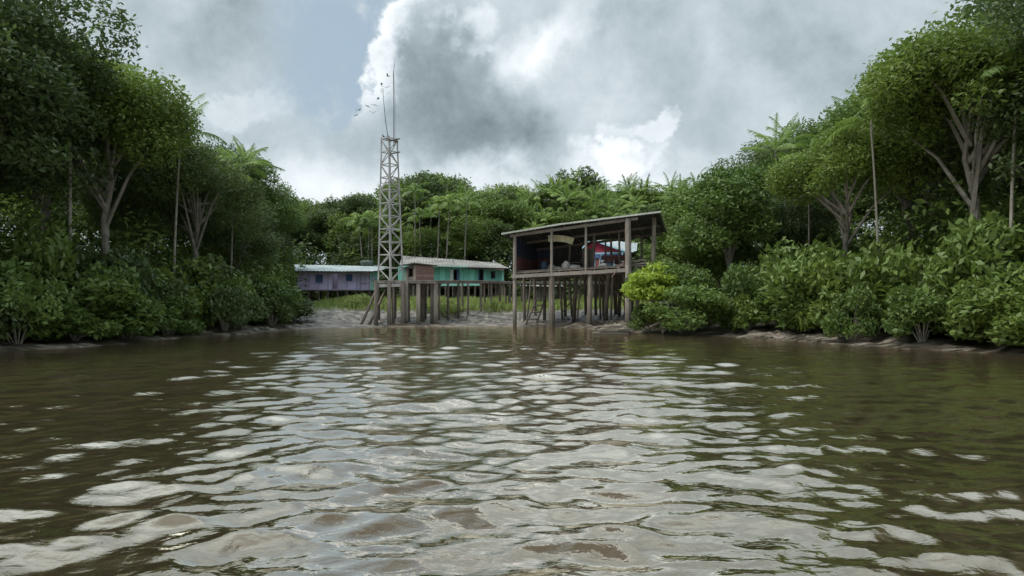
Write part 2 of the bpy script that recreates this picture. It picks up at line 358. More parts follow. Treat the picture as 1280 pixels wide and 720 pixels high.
# river surface: a sum of many small waves, finest near the boat
m, t, b = mat('river_water'); l = t.links
g = nd(t, 'ShaderNodeNewGeometry'); mp = nd(t, 'ShaderNodeMapping'); mp.inputs['Scale'].default_value = (1, 1.7, 1); mp.inputs['Rotation'].default_value = (0, 0, R(12)); l.new(g.outputs['Position'], mp.inputs[0])
n = nd(t, 'ShaderNodeTexNoise', Scale=5.0, Detail=3, Roughness=.5, Distortion=.5); l.new(mp.outputs[0], n.inputs[0])
bp = nd(t, 'ShaderNodeBump', Strength=.26, Distance=.035); l.new(n.outputs[0], bp.inputs['Height']); l.new(bp.outputs[0], b.inputs['Normal'])
n_ = nd(t, 'ShaderNodeTexNoise', Scale=.5, Detail=4); l.new(g.outputs['Position'], n_.inputs[0])
l.new(ramp2(t, n_.outputs[0], [(.3, (.050, .036, .021)), (.7, (.070, .052, .031))]), b.inputs['Base Color'])
b.inputs['Roughness'].default_value = .5; b.inputs['Specular IOR Level'].default_value = 0
gl = nd(t, 'ShaderNodeBsdfGlossy', Roughness=.03); gl.inputs['Color'].default_value = (.97, .905, .79, 1); l.new(bp.outputs[0], gl.inputs['Normal'])
lw = nd(t, 'ShaderNodeLayerWeight', Blend=.5); l.new(bp.outputs[0], lw.inputs['Normal'])
fr = nd(t, 'ShaderNodeMapRange', interpolation_type='SMOOTHSTEP'); l.new(lw.outputs['Facing'], fr.inputs[0]); fr.inputs[1].default_value = .38; fr.inputs[2].default_value = .76; fr.inputs[3].default_value = .04; fr.inputs[4].default_value = .80
ms = nd(t, 'ShaderNodeMixShader'); l.new(fr.outputs[0], ms.inputs[0]); l.new(b.outputs[0], ms.inputs[1]); l.new(gl.outputs[0], ms.inputs[2]); l.new(ms.outputs[0], t.nodes['Material Output'].inputs[0])
MAT['water'] = m
NR, rat = 760, 1.0058
rad = np.concatenate([[0.3, .6], 1.0*rat**np.arange(NR), [100, 140, 200, 300, 450, 700]])
ang = np.concatenate([np.linspace(-52, 52, 820), np.linspace(56, 304, 63)[:-0 or None]])
ang = R(1)*ang
RR, AA = np.meshgrid(rad, ang, indexing='ij'); WX = RR*np.sin(AA); WY = RR*np.cos(AA)
dr = np.maximum(RR*.0058, .02); back = (np.abs((AA+math.pi) % (2*math.pi)-math.pi) > R(53))
dr = np.where(back | (RR > 85), 99, dr)
inl = sdist(WX, WY); calm = np.clip((-inl-1.0)/9, .10, 1)
H = np.zeros_like(WX); DX = np.zeros_like(WX); DY = np.zeros_like(WX)
wr = np.random.default_rng(21); SLOPE = .22
for i in range(150):
    lam = float(np.clip(.42*math.exp(wr.normal()*.68), .11, 2.4)); th = R(90+16)+wr.normal()*R(38); k = 6.2832/lam
    ph = wr.uniform(0, 6.28); amp = SLOPE/k*(2/150)**.5*wr.uniform(.5, 1.45)
    w_ = np.clip((lam/dr-3)/4, 0, 1)*amp*calm
    # wave groups: every train swells and fades along the water
    w_ = w_*(.45+.75*np.sin(WX*wr.uniform(-.6, .6)+WY*wr.uniform(-.5, .5)+wr.uniform(0, 6.28)))
    # bent crests
    bx = WX+.35*lam*np.sin(WY*1.1/lam**.5+ph*3); by = WY+.30*lam*np.sin(WX*1.3/lam**.5+ph*2)
    arg = k*(bx*math.cos(th)+by*math.sin(th))+ph
    H += w_*np.sin(arg); DX += 1.0*w_*np.cos(arg)*math.cos(th); DY += 1.0*w_*np.cos(arg)*math.sin(th)
V = np.stack([WX+DX, WY+DY, H], -1).reshape(-1, 3); na = len(ang); nr = len(rad)
i0 = (np.arange(nr-1)[:, None]*na+np.arange(na)[None]); j1 = (np.arange(nr-1)[:, None]*na+((np.arange(na)+1) % na)[None])
Q = np.stack([i0.ravel(), j1.ravel(), (j1+na).ravel(), (i0+na).ravel()], -1)
V = np.vstack([V, [[0, 0, 0]]]); c_ = len(V)-1
# centre: close with degenerate-free small quads
cq = [[c_, (k+1) % na, k, k] for k in range(0)]
props(link('water', npmesh('water', V, Q, m, True)), kind='structure', label='rippled brown river water')

# ------------------------------------------------------------------ vegetation generators
def leaves(centres, size, asp=.5, r=None, flat=.5, tint=None):
    """leaf-shaped rhombic faces, randomly turned, mostly facing up"""
    r = r or rng; n = len(centres); C = np.asarray(centres)
    nrm = r.normal(size=(n, 3)); nrm[:, 2] = np.abs(nrm[:, 2])+flat; nrm /= np.linalg.norm(nrm, axis=1)[:, None]
    a = r.normal(size=(n, 3)); a -= (a*nrm).sum(1)[:, None]*nrm; a /= np.linalg.norm(a, axis=1)[:, None]; b = np.cross(nrm, a)
    s = size*r.uniform(.6, 1.3, n)[:, None]; a = a*s; b = b*s*asp
    V = np.stack([C-a, C-b*.9+a*.1, C+a-nrm*s*.15, C+b*.9+a*.1], 1).reshape(-1, 3); Q = np.arange(4*n).reshape(-1, 4)
    return V, Q, (r.uniform(0, 1, n) if tint is None else tint)
def crown_points(r, n, cx, cz, rx, rz, nclump, cr):
    """clumps scattered through an uneven ellipsoid; leaves crowd the skin of each clump"""
    pts = []; tin = []; cl = []
    k = 0
    while len(cl) < nclump and k < 2000:
        k += 1; d = r.normal(size=3); d /= np.linalg.norm(d)
        if d[2] < -.45: continue
        q = r.uniform(.45, 1.0)**.6; p = np.array([cx[0]+d[0]*rx*q, cx[1]+d[1]*rx*q, cz+d[2]*rz*q])
        cl.append((p, cr*r.uniform(.6, 1.3)))
    w = np.array([c[1]**2 for c in cl]); w /= w.sum(); cnt = r.multinomial(n, w)
    for (p, s), c in zip(cl, cnt):
        d = r.normal(size=(c, 3)); d /= np.linalg.norm(d, axis=1)[:, None]; q = r.uniform(.3, 1.08, c)[:, None]**.5
        e = d*q*s; e[:, 2] *= .62; pts.append(p+e+r.normal(size=(c, 3))*.08*s); tin.append(np.clip(r.normal(r.uniform(.3, .75), .18, c), 0, 1))
    return np.vstack(pts), np.concatenate(tin), cl
def tree_mesh(seed, H=12, rx=3.6, n=9000, leaf=.26, mt='leaf', low=.45, lean=0, nclump=34):
    """a tree as (trunk mesh, crown mesh)"""
    r = np.random.default_rng(seed); random.seed(seed); mb = MB(); tr = .016*H+.03
    hz = H*low; pts = [Vector((0, 0, -.4))]
    for i in range(1, 6): z = (H*.72)*i/5; pts.append(Vector((lean*z/H+r.normal()*.12, r.normal()*.12, z)))
    mb.tube(pts, [tr*(1.25-.2*i) for i in range(6)], 8, jit=.08)
    cz = H*(low+1)/2+.2; rz = H*(1-low)/2
    P, T, cl = crown_points(r, n, (lean*.8, 0), cz, rx, rz, nclump, rx*.42)
    for c, s in cl[:14]:
        zz = r.uniform(.35, .68)*H; a = Vector((lean*zz/H, 0, zz)); e = Vector(c); mid = (a+e)/2+Vector((0, 0, .25*(e-a).length*.4))
        mb.tube([a, mid, e], [tr*.5, tr*.32, tr*.1], 5)
    V, Q, tn = leaves(P, leaf, .5, r, .4, T)
    me = bpy.data.meshes.new('trunk'); me.from_pydata([tuple(p) for p in mb.v], [], mb.f); me.materials.append(MAT['bark']); me.update()
    return me, npmesh('crown', V, Q, MAT[mt], attr=tn)
def frond_np(r, L_, droop, az, el, base, width=.55, npair=26):
    """one feather leaf: arching midrib with drooping leaflets"""
    s = np.linspace(0, 1, npair+1)
    ang_ = el-droop*s**1.3; dx = np.cumsum(np.cos(ang_))*L_/npair; dz = np.cumsum(np.sin(ang_))*L_/npair
    ca, sa = math.cos(az), math.sin(az)
    P = np.stack([base[0]+dx*ca, base[1]+dx*sa, base[2]+dz], -1)
    side = np.array([-sa, ca, 0]); T = np.gradient(P, axis=0); T /= np.linalg.norm(T, axis=1)[:, None]; upv = np.cross(T, side); upv *= np.sign(upv[:, 2:3]+1e-6)
    Vs = []; n = 0
    for sg in (-1, 1):
        p = P[3:]; tt = T[3:]; uu = upv[3:]; f = s[3:]
        ll = (width*np.sin(np.pi*np.clip(f*.93+.08, 0, 1))**.6+.06)[:, None]
        dirv = side*sg*.80+tt*.55-uu*r.uniform(.15, .75, (len(p), 1)); dirv /= np.linalg.norm(dirv, axis=1)[:, None]
        w = tt*.045
        Vs.append(np.stack([p-w, p+w, p+dirv*ll+w*.2-np.array([0, 0, 1])*ll*.25, p+dirv*ll*.55-w*1.1], 1))
    rc = np.stack([P[:-1]-side*.018, P[1:]-side*.014, P[1:]+side*.014, P[:-1]+side*.018], 1)
    return np.concatenate(Vs+[rc]).reshape(-1, 3)
def palm_mesh(seed, H=11, nf=11, L_=2.5, lean=.5):
    r = np.random.default_rng(seed); random.seed(seed); mb = MB(); la = r.uniform(0, 6.28); pts = []
    for i in range(8): f = i/7; pts.append(Vector((math.cos(la)*lean*f*f, math.sin(la)*lean*f*f, -.3+(H+.3)*f)))
    mb.tube(pts, [.085-.035*i/7 for i in range(8)], 7)
    top = pts[-1]; mb.tube([top, top+Vector((0, 0, .7))], [.075, .045], 7)   # crownshaft
    Vs = []
    for i in range(nf):
        az = 2*math.pi*(i*.382)+r.uniform(-.2, .2); el = R(86-72*(i/(nf-1))+r.uniform(-8, 8))
        Vs.append(frond_np(r, L_*r.uniform(.8, 1.15), R(r.uniform(35, 80)), az, el, (top.x, top.y, top.z+.55)))
    V = np.vstack(Vs); Q = np.arange(len(V)).reshape(-1, 4)
    me = bpy.data.meshes.new('trunk'); me.from_pydata([tuple(p) for p in mb.v], [], mb.f); me.materials.append(MAT['stem']); me.update()
    return me, npmesh('crown', V, Q, MAT['frond'], attr=np.repeat(r.uniform(0, 1, nf), len(V)//4//nf))
def plant(kind, meshes, x, y, sc, label, cat, group, rot=None, z=None, tilt=0, szz=None):
    o = bpy.data.objects.new(kind, None); COL.objects.link(o); o.location = (x, y, gz(x, y) if z is None else z)
    o.rotation_euler = (tilt*random.uniform(-1, 1), tilt*random.uniform(-1, 1), random.uniform(0, 6.28) if rot is None else rot); o.scale = (sc, sc, szz or sc); props(o, label, cat, group)
    link('trunk', meshes[0], o); link('crown', meshes[1], o); return o
# ---- canopy outline of the forest behind (photograph column -> top row)
topx = [0, 438, 470, 500, 512, 530, 556, 575, 600, 612, 628, 645, 652, 670, 700, 720, 745, 765, 800, 842, 1280]
topy = [250, 252, 256, 246, 232, 226, 230, 236, 242, 238, 238, 250, 246, 238, 228, 222, 228, 232, 228, 230, 232]
def toprow(px): return float(np.interp(px, topx, topy))
def zone(px, Y):
    if px < 500: return 'left of the tower' if px < 470 else 'directly behind the radio tower'
    if px < 640: return 'behind the teal house'
    if px < 735: return 'behind the left half of the open stilt shed'
    return 'behind the right half of the open stilt shed'
BT = [tree_mesh(s, H, rx, 15000, .18, mt, low) for s, H, rx, mt, low in ((1, 12, 3.6, 'leaf', .35), (2, 12, 3.0, 'leafd', .4), (3, 12, 4.2, 'leaf', .5), (4, 12, 3.3, 'leafd', .3))]
PM = [palm_mesh(s, 11, nf, L_, ln) for s, nf, L_, ln in ((11, 11, 2.6, .3), (12, 9, 2.9, 1.0), (13, 12, 2.4, .1), (14, 10, 2.7, 1.6), (15, 13, 3.0, .6))]
random.seed(5)
def forest_row(Y0, Y1, step, pxa, pxb, off, palmp):
    px = pxa
    while px < pxb:
        Yd = random.uniform(Y0, Y1); q = px+random.uniform(-.4, .4)*step
        x = (q-640)/F*Yd; g_ = gz(x, Yd); top = CH+(HZ-toprow(q)-off+random.uniform(-9, 4))/F*Yd
        zn = zone(q, Yd)
        pp = palmp(q)
        if random.random() < pp:
            i = random.randrange(5); h = (top-g_-.2)/12.6
            plant('palm_tree', PM[i], x, Yd, h, 'slender feather palm in the forest '+zn, 'palm tree', 'slender palms '+zn)
        else:
            i = random.randrange(4); h = (top-g_-(1.5 if q > 650 else 0))/12.0
            dark = i in (1, 3)
            plant('forest_tree', BT[i], x, Yd, h, ('dark green' if dark else 'mid green')+' leafy tree in the forest '+zn, 'tree', ('dark' if dark else 'mid green')+' trees '+zn)
        px += step
pr = lambda q: .9 if q > 650 else (.8 if 566 < q < 602 else .38)
forest_row(86, 96, 30, 250, 1030, 2, lambda q: .1)
forest_row(74, 82, 17, 330, 940, 0, lambda q: pr(q)*.75)
forest_row(68, 74, 15, 380, 900, 12, pr)
forest_row(65, 70, 12, 420, 900, 34, lambda q: .92 if q > 640 else .5)
forest_row(63, 66, 16, 420, 880, 62, lambda q: .75)
forest_row(62.5, 64.5, 18, 430, 880, 88, lambda q: .6)
px = 652
while px < 868:
    Yd = random.uniform(73, 80); x = (px-640)/F*Yd; g_ = gz(x, Yd); top = CH+(HZ-toprow(px)+random.uniform(-7, 8))/F*Yd
    zn = zone(px, Yd); plant('palm_tree', PM[random.randrange(5)], x, Yd, (top-g_)/13.2, 'slender feather palm in the forest '+zn, 'palm tree', 'slender palms '+zn); px += random.uniform(7, 13)
# big single trees that stand out of the canopy
big1 = tree_mesh(31, 12, 4.0, 13000, .22, 'leafd', .42)
def emergent(px, Yd, top, sc_x, meshes, label):
    x = (px-640)/F*Yd; g_ = gz(x, Yd); h = (CH+(HZ-top)/F*Yd-g_)/12
    o = plant('forest_tree', meshes, x, Yd, sc_x, label, 'tree', None, szz=h); return o
emergent(530, 72, 225, 1.0, big1, 'tall round-crowned tree rising above the forest just right of the tower')
emergent(620, 71, 236, .85, BT[1], 'dark round-crowned tree beside the notch in the tree line left of the shed')
emergent(446, 70, 248, .75, BT[3], 'dark crown above the lilac house at the left end of the tree line')
thin = tree_mesh(44, 12, 3.2, 2600, .2, 'leafd', .6, nclump=16)
emergent(728, 78, 219, .9, thin, 'sparse twiggy tree showing above the palms behind the shed')
emergent(700, 80, 222, .6, thin, 'small sparse treetop left of the twiggy tree behind the shed')
# pale bare stems in front of the dark forest
for px, y0, y1, lx in ((517, 262, 322, 1), (524, 285, 322, 0), (545, 285, 322, 3), (556, 270, 320, 4), (452, 292, 330, -3), (458, 296, 330, 2), (463, 290, 330, 1), (579, 290, 325, 3)):
    Yd = 62.5; b0 = at(px-lx, y1+8, Yd); g_ = gz(b0.x, Yd); b0.z = g_-.2; top = at(px+lx*1.4, y0-random.uniform(14, 34), Yd)
    mb = MB(); mb.tube([b0, (b0+top)/2+Vector((.12, 0, 0)), top], [.085, .07, .045], 6)
    o = thing('palm_tree', (b0.x, b0.y, g_), 'slim young palm with a long pale bare stem '+('above the lilac house' if px < 500 else 'right behind the teal house roof'), 'palm tree', 'pale stemmed palms '+('by the lilac house' if px < 500 else 'by the teal house'))
    mb.build('trunk', MAT['stem'], o)
    r = np.random.default_rng(px); Vs = [frond_np(r, 1.9, R(80), k*2.4+r.uniform(-.3, .3), R(70-8*k), (0, 0, 0), .45, 20) for k in range(8)]
    V = np.vstack(Vs)+np.array(top-b0+Vector((0, 0, -.2))); link('crown', npmesh('crown', V, np.arange(len(V)).reshape(-1, 4), MAT['frond'], attr=r.uniform(0, 1, len(V)//4)), o)
# underbrush
def scatter_leaves(name, P, size, mt, flat=.4, asp=.5, tint=None):
    V, Q, tn = leaves(P, size, asp, rng, flat, tint); return npmesh(name, V, Q, MAT[mt], attr=tn)
P = []
for k in range(520):
    x = rng.uniform(-34, 36); yd = rng.uniform(60.5, 67); hh = rng.uniform(1.5, 6.8)*(0.45 if yd < 62 else 1); c = np.array([x, yd, gz(x, yd)+hh*.45]); n = 190
    d = rng.normal(size=(n, 3)); d /= np.linalg.norm(d, axis=1)[:, None]; P.append(c+d*np.array([1.5, 1.2, hh*.55])*rng.uniform(.6, 1.05, (n, 1)))
P = np.vstack(P); props(link('underbrush', scatter_leaves('underbrush', P, .22, 'leafd')), 'dense dark underbrush filling the foot of the forest', 'underbrush', None, 'stuff')

# ------------------------------------------------------------------ near banks left and right (wooded)
NT = [tree_mesh(s, 12, rx, 34000, .115, mt, low, nclump=36) for s, rx, mt, low in ((51, 3.7, 'leafd', .20), (52, 3.0, 'leaf', .16), (53, 4.0, 'leafd', .30), (54, 3.3, 'leafm', .35), (55, 3.6, 'leaf', .45))]
def clear(x, y, rad_, side):
    e = (x+rad_)/y if side < 0 else (x-rad_)/y
    return (640+F*e < 420) if side < 0 else (640+F*e > 868)
def bank_trees(side, spots, label0):
    for i, (x, y, h, k) in enumerate(spots):
        plant('bank_tree' if k < 3 else 'palm_tree', NT[(k*2+i) % 5] if k < 3 else PM[k-3], x, y, h/12.0, label0[0 if k < 3 else 1], 'tree' if k < 3 else 'palm tree', ('trees' if k < 3 else 'palms')+(' on the left bank' if side < 0 else ' on the right bank'))
LB = []; RB = []
random.seed(9)
for (x, y) in ((-17.5, 41), (-20, 46), (-17.5, 35.5), (-21.5, 38), (-19, 30), (-23.5, 32), (-20.5, 25), (-25, 26), (-22.5, 19), (-27, 20), (-25.5, 13), (-20, 52), (-26, 44), (-31, 36)):
    LB.append((x, y, random.uniform(13.0, 15.5), random.randrange(3)))
for (x, y) in ((-15.0, 43), (-15.8, 37), (-17.2, 32.5), (-19.0, 27.5), (-21, 22), (-16, 47)): LB.append((x, y, random.uniform(10, 13), 3+random.randrange(5)))
for (x, y) in ((15.5, 36), (18.5, 41), (16.0, 30.5), (20.5, 33), (18, 25), (22.5, 27), (20, 19.5), (25, 21), (23, 13.5), (19, 47), (25, 38), (30, 30)):
    RB.append((x, y, random.uniform(12.5, 15), random.randrange(3)))
for (x, y) in ((14.2, 39), (14.0, 33), (15.8, 27.5), (17.5, 22.5), (13.5, 44)): RB.append((x, y, random.uniform(9, 12.5), 3+random.randrange(5)))
for Yd, stp in ((50, 75), (64, 55)):
    for px in list(range(-260, 400, stp))+list(range(900, 1560, stp)):
        sd = -1 if px < 640 else 1; x = (px+random.uniform(-12, 12)-640)/F*Yd
        if sd < 0: LB.append((x, Yd+random.uniform(-3, 3), random.uniform(12, 15), random.randrange(3)))
        else: RB.append((x, Yd+random.uniform(-3, 3), random.uniform(12, 15), random.randrange(3)))
RB = [(x+max(0, .325*y+4.6-x), y, h, k) for x, y, h, k in RB]
LB = [(x-max(0, x+.31*y+4.8), y, h, k) for x, y, h, k in LB]
def cap(px): return float(np.interp(px, [-100, 0, 110, 200, 280, 350, 440, 842, 930, 1000, 1080, 1170, 1280, 1380], [-120, -60, 30, 120, 190, 222, 246, 226, 212, 185, 115, 30, -60, -120]))
def fit(x, y, h, k):
    px = 640+F*x/y; m = (cap(px+(1.5*F/y if x < 0 else -1.5*F/y))+random.uniform(-22, 40)-(22 if k > 2 else 0)); return (x, y, max(6, min(h, CH+(HZ-m)/F*y-1.2)), k)
LB = [fit(*q_) for q_ in LB]; RB = [fit(*q_) for q_ in RB]
bank_trees(-1, LB, ('big dense tree on the near left bank, left of the lilac house', 'feather palm at the edge of the near left bank'))
bank_trees(1, RB, ('big dense tree on the near right bank, right of the shed', 'feather palm at the edge of the near right bank'))
def shrub_mesh(seed, n, leaf, mt, rx=1.3, rz=1.1, flat=.4):
    r = np.random.default_rng(seed); P, T, cl = crown_points(r, n, (0, 0), rz*.75, rx, rz, 14, rx*.5); P[:, 2] = np.maximum(P[:, 2], .02)
    V, Q, tn = leaves(P, leaf, .5, r, flat, T); mb = MB()
    for c, s in cl: mb.tube([(0, 0, -.3), (c[0]*.4, c[1]*.4, c[2]*.6), tuple(c)], [.035, .025, .01], 5)
    me = bpy.data.meshes.new('stems'); me.from_pydata([tuple(p) for p in mb.v], [], mb.f); me.materials.append(MAT['bark']); me.update()
    return me, npmesh('foliage', V, Q, MAT[mt], attr=tn)
SH = [shrub_mesh(61, 3500, .12, 'leafm'), shrub_mesh(62, 3500, .13, 'leaf'), shrub_mesh(63, 3000, .12, 'leafd')]
def shrub(x, y, sc, k, label, group=None, z=None, meshes=None, szz=None):
    o = bpy.data.objects.new('shrub', None); COL.objects.link(o); o.location = (x, y, gz(x, y) if z is None else z); o.rotation_euler = (0, 0, random.uniform(0, 6.28)); o.scale = (sc, sc, szz or sc)
    props(o, label, 'shrub', group); ms = meshes or SH[k]; link('stems', ms[0], o); link('foliage', ms[1], o); return o
def along(pts, step):
    out = []
    for a, b_ in zip(pts[:-1], pts[1:]):
        a = np.array(a, float); b_ = np.array(b_, float); n = max(1, int(np.linalg.norm(b_-a)/step))
        out += [a+(b_-a)*i/n for i in range(n)]
    return out
for p in along([(-13.6, 40.5), (-14.4, 34), (-16.2, 27), (-18.3, 21), (-23, 12)], 1.5):
    for dx, s in ((0, .9), (-1.0, 1.3), (-2.4, 1.7)):
      if random.random() < .85: shrub(p[0]+dx+random.uniform(-.7, .7), p[1]+random.uniform(-.7, .7), min(1.5, s*random.uniform(.55, 1.1)), szz=s*random.uniform(.6, 1.2), k=random.randrange(3), label='leafy shrub along the near left bank', group='shrubs on the left bank')
for p in along([(10.8, 31.0), (12.8, 27), (16, 20.5), (21, 12)], 1.5):
    for dx, s in ((0, .9), (1.0, 1.3), (2.4, 1.8)):
      if random.random() < .85: shrub(p[0]+dx+random.uniform(-.7, .7), p[1]+random.uniform(-.7, .7), min(1.5, s*random.uniform(.55, 1.1)), szz=s*random.uniform(.6, 1.2), k=random.randrange(3), label='leafy shrub along the near right bank', group='shrubs on the right bank')

P = []
for sd in (-1, 1):
    for k in range(330):
        yd = rng.uniform(8, 62); off = rng.uniform(2.5, 15); xs = np.interp(yd, [8, 12, 22, 32, 41, 62], [24, 22, 17.5, 15, 14.5, 17]) if sd < 0 else np.interp(yd, [8, 11, 21, 31, 41, 62], [23, 21, 16, 13, 13.5, 18])
        x = sd*(xs+off); hh = rng.uniform(2.5, 6.5); c = np.array([x, yd, gz(x, yd)+hh*.45]); n = 260
        d = rng.normal(size=(n, 3)); d /= np.linalg.norm(d, axis=1)[:, None]; P.append(c+d*np.array([1.6, 1.6, hh*.55])*rng.uniform(.6, 1.05, (n, 1)))
    for k in range(170):
        yd = rng.uniform(40, 62); x = sd*rng.uniform(21, 68); hh = rng.uniform(4, 8.5); c = np.array([x, yd, gz(x, yd)+hh*.45]); n = 230
        d = rng.normal(size=(n, 3)); d /= np.linalg.norm(d, axis=1)[:, None]; P.append(c+d*np.array([2.2, 1.6, hh*.55])*rng.uniform(.6, 1.05, (n, 1)))
P = np.vstack(P); props(link('underbrush', scatter_leaves('underbrush', P, .17, 'leaf')), 'tangled underbrush filling the ground between the trees of both near banks', 'underbrush', None, 'stuff')

# ------------------------------------------------------------------ radio tower on the jetty
TY = 43.0; DK = CH+(HZ-350.5)/F*41.6        # jetty deck height
tb = Vector(((488.3-640)/F*TY, TY, DK+.02)); TH = (350-172.5)/F*TY
tower = thing('radio_tower', tb, 'tall whitewashed timber lattice tower with thin aerials, standing on the jetty', 'tower')
hw0, hw1 = 15.2/F*TY, 9.6/F*TY              # half diagonal at the foot and the top
def tleg(k, f):
    hw = hw0+(hw1-hw0)*f; a = R(8+90*k); lean = -2.3/F*TY*f
    return tb+Vector((math.cos(a)*hw+lean, math.sin(a)*hw, TH*f))
for k in range(4): MB().beam(tleg(k, 0), tleg(k, 1.012), .088, .088, up=(0, 1, 0)).build('leg', MAT['tower'], tower)
NL = 11
for i in range(NL+1):
    f = i/NL; mb = MB()
    for k in range(4):
        a, b_ = tleg(k, max(f, .004)), tleg(k+1, max(f, .004)); mb.beam(a+(a-b_).normalized()*random.uniform(0, .08), b_, .04, .062)
    if i: mb.build('cross_rail', MAT['tower'], tower)
for i in range(NL):
    for k in range(4):
        f0, f1 = i/NL, (i+1)/NL; flip = (i+k) % 2
        a = tleg(k if flip else k+1, f0); b_ = tleg(k+1 if flip else k, f1); off = (a+b_)/2-Vector(((tb.x), tb.y, (a.z+b_.z)/2)); off.z = 0; off = off.normalized()*.03
        MB().beam(a+off, b_+off, .035, .058).build('diagonal_brace', MAT['tower'], tower)
# top platform pieces and aerials
mb = MB()
for k, z in ((0, .0), (3, -.15), (0, -.9)):
    a, b_ = tleg(k, 1), tleg(k+1, 1); mb.beam(a+(a-b_).normalized()*.3+Vector((0, -.1, z)), b_+(b_-a).normalized()*.1+Vector((0, -.1, z)), .06, .07)
mb.build('top_crosspiece', MAT['dark'], tower)
q = [at(484.5, 172, TY), at(481, 150, TY), at(477.5, 112, TY)]; mb = MB().tube(q, [.028, .022, .015], 6)
ring = [q[-1]+Vector((math.cos(s)*.09-.03, 0, math.sin(s)*.13+.02)) for s in np.linspace(-.5, 4.6, 10)]
mb.tube(ring, .014, 5); mb.build('aerial', MAT['wire'], tower, label='leaning left aerial with a loop at its tip')
MB().tube([at(491.7, 182, TY), at(491.6, 130, TY), at(490.8, 88, TY)], [.034, .028, .022], 6).tube([at(490.8, 89, TY), at(493, 72, TY)], [.02, .01], 6).build('aerial', MAT['wire'], tower, label='tall right aerial with a bent tip')
MB().tube([at(491.2, 90, TY), at(493.5, 130, TY+.1), at(494.2, 176, TY)], .007, 4).build('guy_wire', MAT['wire'], tower)
# ------------------------------------------------------------------ jetty under the tower
jt = thing('jetty', (tb.x, 41.6, 0), 'high timber jetty on thick double posts, carrying the tower and the brown hut', 'jetty')
jx0, jx1 = (467-640)/F*41.6, (545-640)/F*41.4
mb = MB(); x = jx0
while x < jx1: w = random.uniform(.17, .24); mb.box((x+w/2, 43.2+random.uniform(-.06, .06), DK-.025+random.uniform(-.008, .008)), (w-.015, 3.5, .05)); x += w
mb.build('deck', MAT['deck'], jt)
MB().beam((jx0-.05, 41.50, DK-.13), ((505-640)/F*41.5, 41.5, DK-.09), .07, .15).build('edge_beam', MAT['pale'], jt)
MB().beam((jx0+.1, 41.48, DK-.36), ((503-640)/F*41.5, 41.48, DK-.30), .06, .20).build('edge_beam', MAT['tower'], jt, label='pale painted lower edge beam below the tower')
MB().beam(((505-640)/F*41.5, 41.50, DK-.12), (jx1, 41.5, DK-.14), .08, .13).build('edge_beam', MAT['post'], jt)
for y_ in (43.0, 44.6): MB().beam((jx0, y_, DK-.16), (jx1, y_, DK-.16), .12, .2).build('edge_beam', MAT['dark'], jt)
def post(px, py, w, parent, m_='post', Yd=None, top=None, lean=(0, 0), name='post', toppx=None, nsides=6):
    """an upright timber whose foot shows at (px, py) on the water or the mud"""
    if Yd is None: Yd = F*CH/(py-HZ)
    x = (px-640)/F*Yd; z0 = min(gz(x, Yd), 0.0)-.5 if gz(x, Yd) < .15 else gz(x, Yd)-.3
    t_ = Vector((x+lean[0], Yd+lean[1], top)); b_ = Vector((x, Yd, z0)); r = w/F*Yd/2*.86
    pts = [b_.lerp(t_, f)+Vector((random.uniform(-.02, .02), 0, 0))*(0 < f < 1) for f in (0, .33, .66, 1)]
    if m_ != 'pale' and random.random() < .75:
        return MB().tube(pts, [r*1.12, r*1.05, r, r*.97], nsides+2, jit=.05).build(name, MAT[m_], parent)
    mb = MB()
    mb.beam(b_, t_, 2*r, 2*r*.9); return mb.build(name, MAT[m_], parent)
T = DK-.05
for px, Yd, w, m_ in ((470, 41.3, 6, 'post'), (473.5, 44.4, 4, 'dark'), (486.5, 41.4, 5, 'post'), (491.5, 41.6, 4.5, 'post'), (494, 44.4, 3.5, 'dark'), (503.5, 41.3, 5, 'post'), (508, 41.5, 5, 'pale'), (511, 42.6, 4, 'post'),
                      (523, 41.6, 5.5, 'pale'), (528, 43.0, 7, 'dark'), (532, 44.5, 3, 'dark'), (539.5, 42.2, 5, 'post'), (544.5, 42.0, 5, 'pale')):
    post(px, 0, w, jt, m_, Yd, T-.02)
for a, b_ in (((472, 372), (490, 366)), ((489, 356), (470, 390))):
    pass
# ladders
def ladder(name, foot, head, sep, rungs, mt, label, r=.05, group=None):
    f0, h0 = Vector(foot), Vector(head); o = thing(name, foot, label, 'ladder', group)
    for s in (0, 1): MB().tube([f0+Vector(sep)*s, h0+Vector(sep)*s], [r, r*.85], 6).build('rail', MAT[mt], o)
    for k in range(rungs): f = (k+1)/(rungs+1); a = f0.lerp(h0, f); MB().tube([a, a+Vector(sep)], r*.6, 5).build('rung', MAT[mt], o)
    return o
def pole(name, a, b_, r, mt, label, cat, group=None):
    o = MB().tube([a, (a+b_)/2+Vector((.03, 0, .02)), b_], [r*1.1, r, r*.85], 7).build(name, MAT[mt], None, org=a); return props(o, label, cat, group)
pole('leaning_pole', at(450.5, 408.5, 41.0), at(474.5, 352, 41.9), .09, 'dark', 'dark pole leaning from the water against the left jetty corner, left one of two', 'pole')
pole('leaning_pole', at(461, 407, 41.3), at(487.5, 350, 44.0), .09, 'dark', 'dark pole leaning behind the jetty corner post, right one of two', 'pole')
MB().tube([at(463, 379, 41.4), at(475, 371, 43.2)], .04, 5)
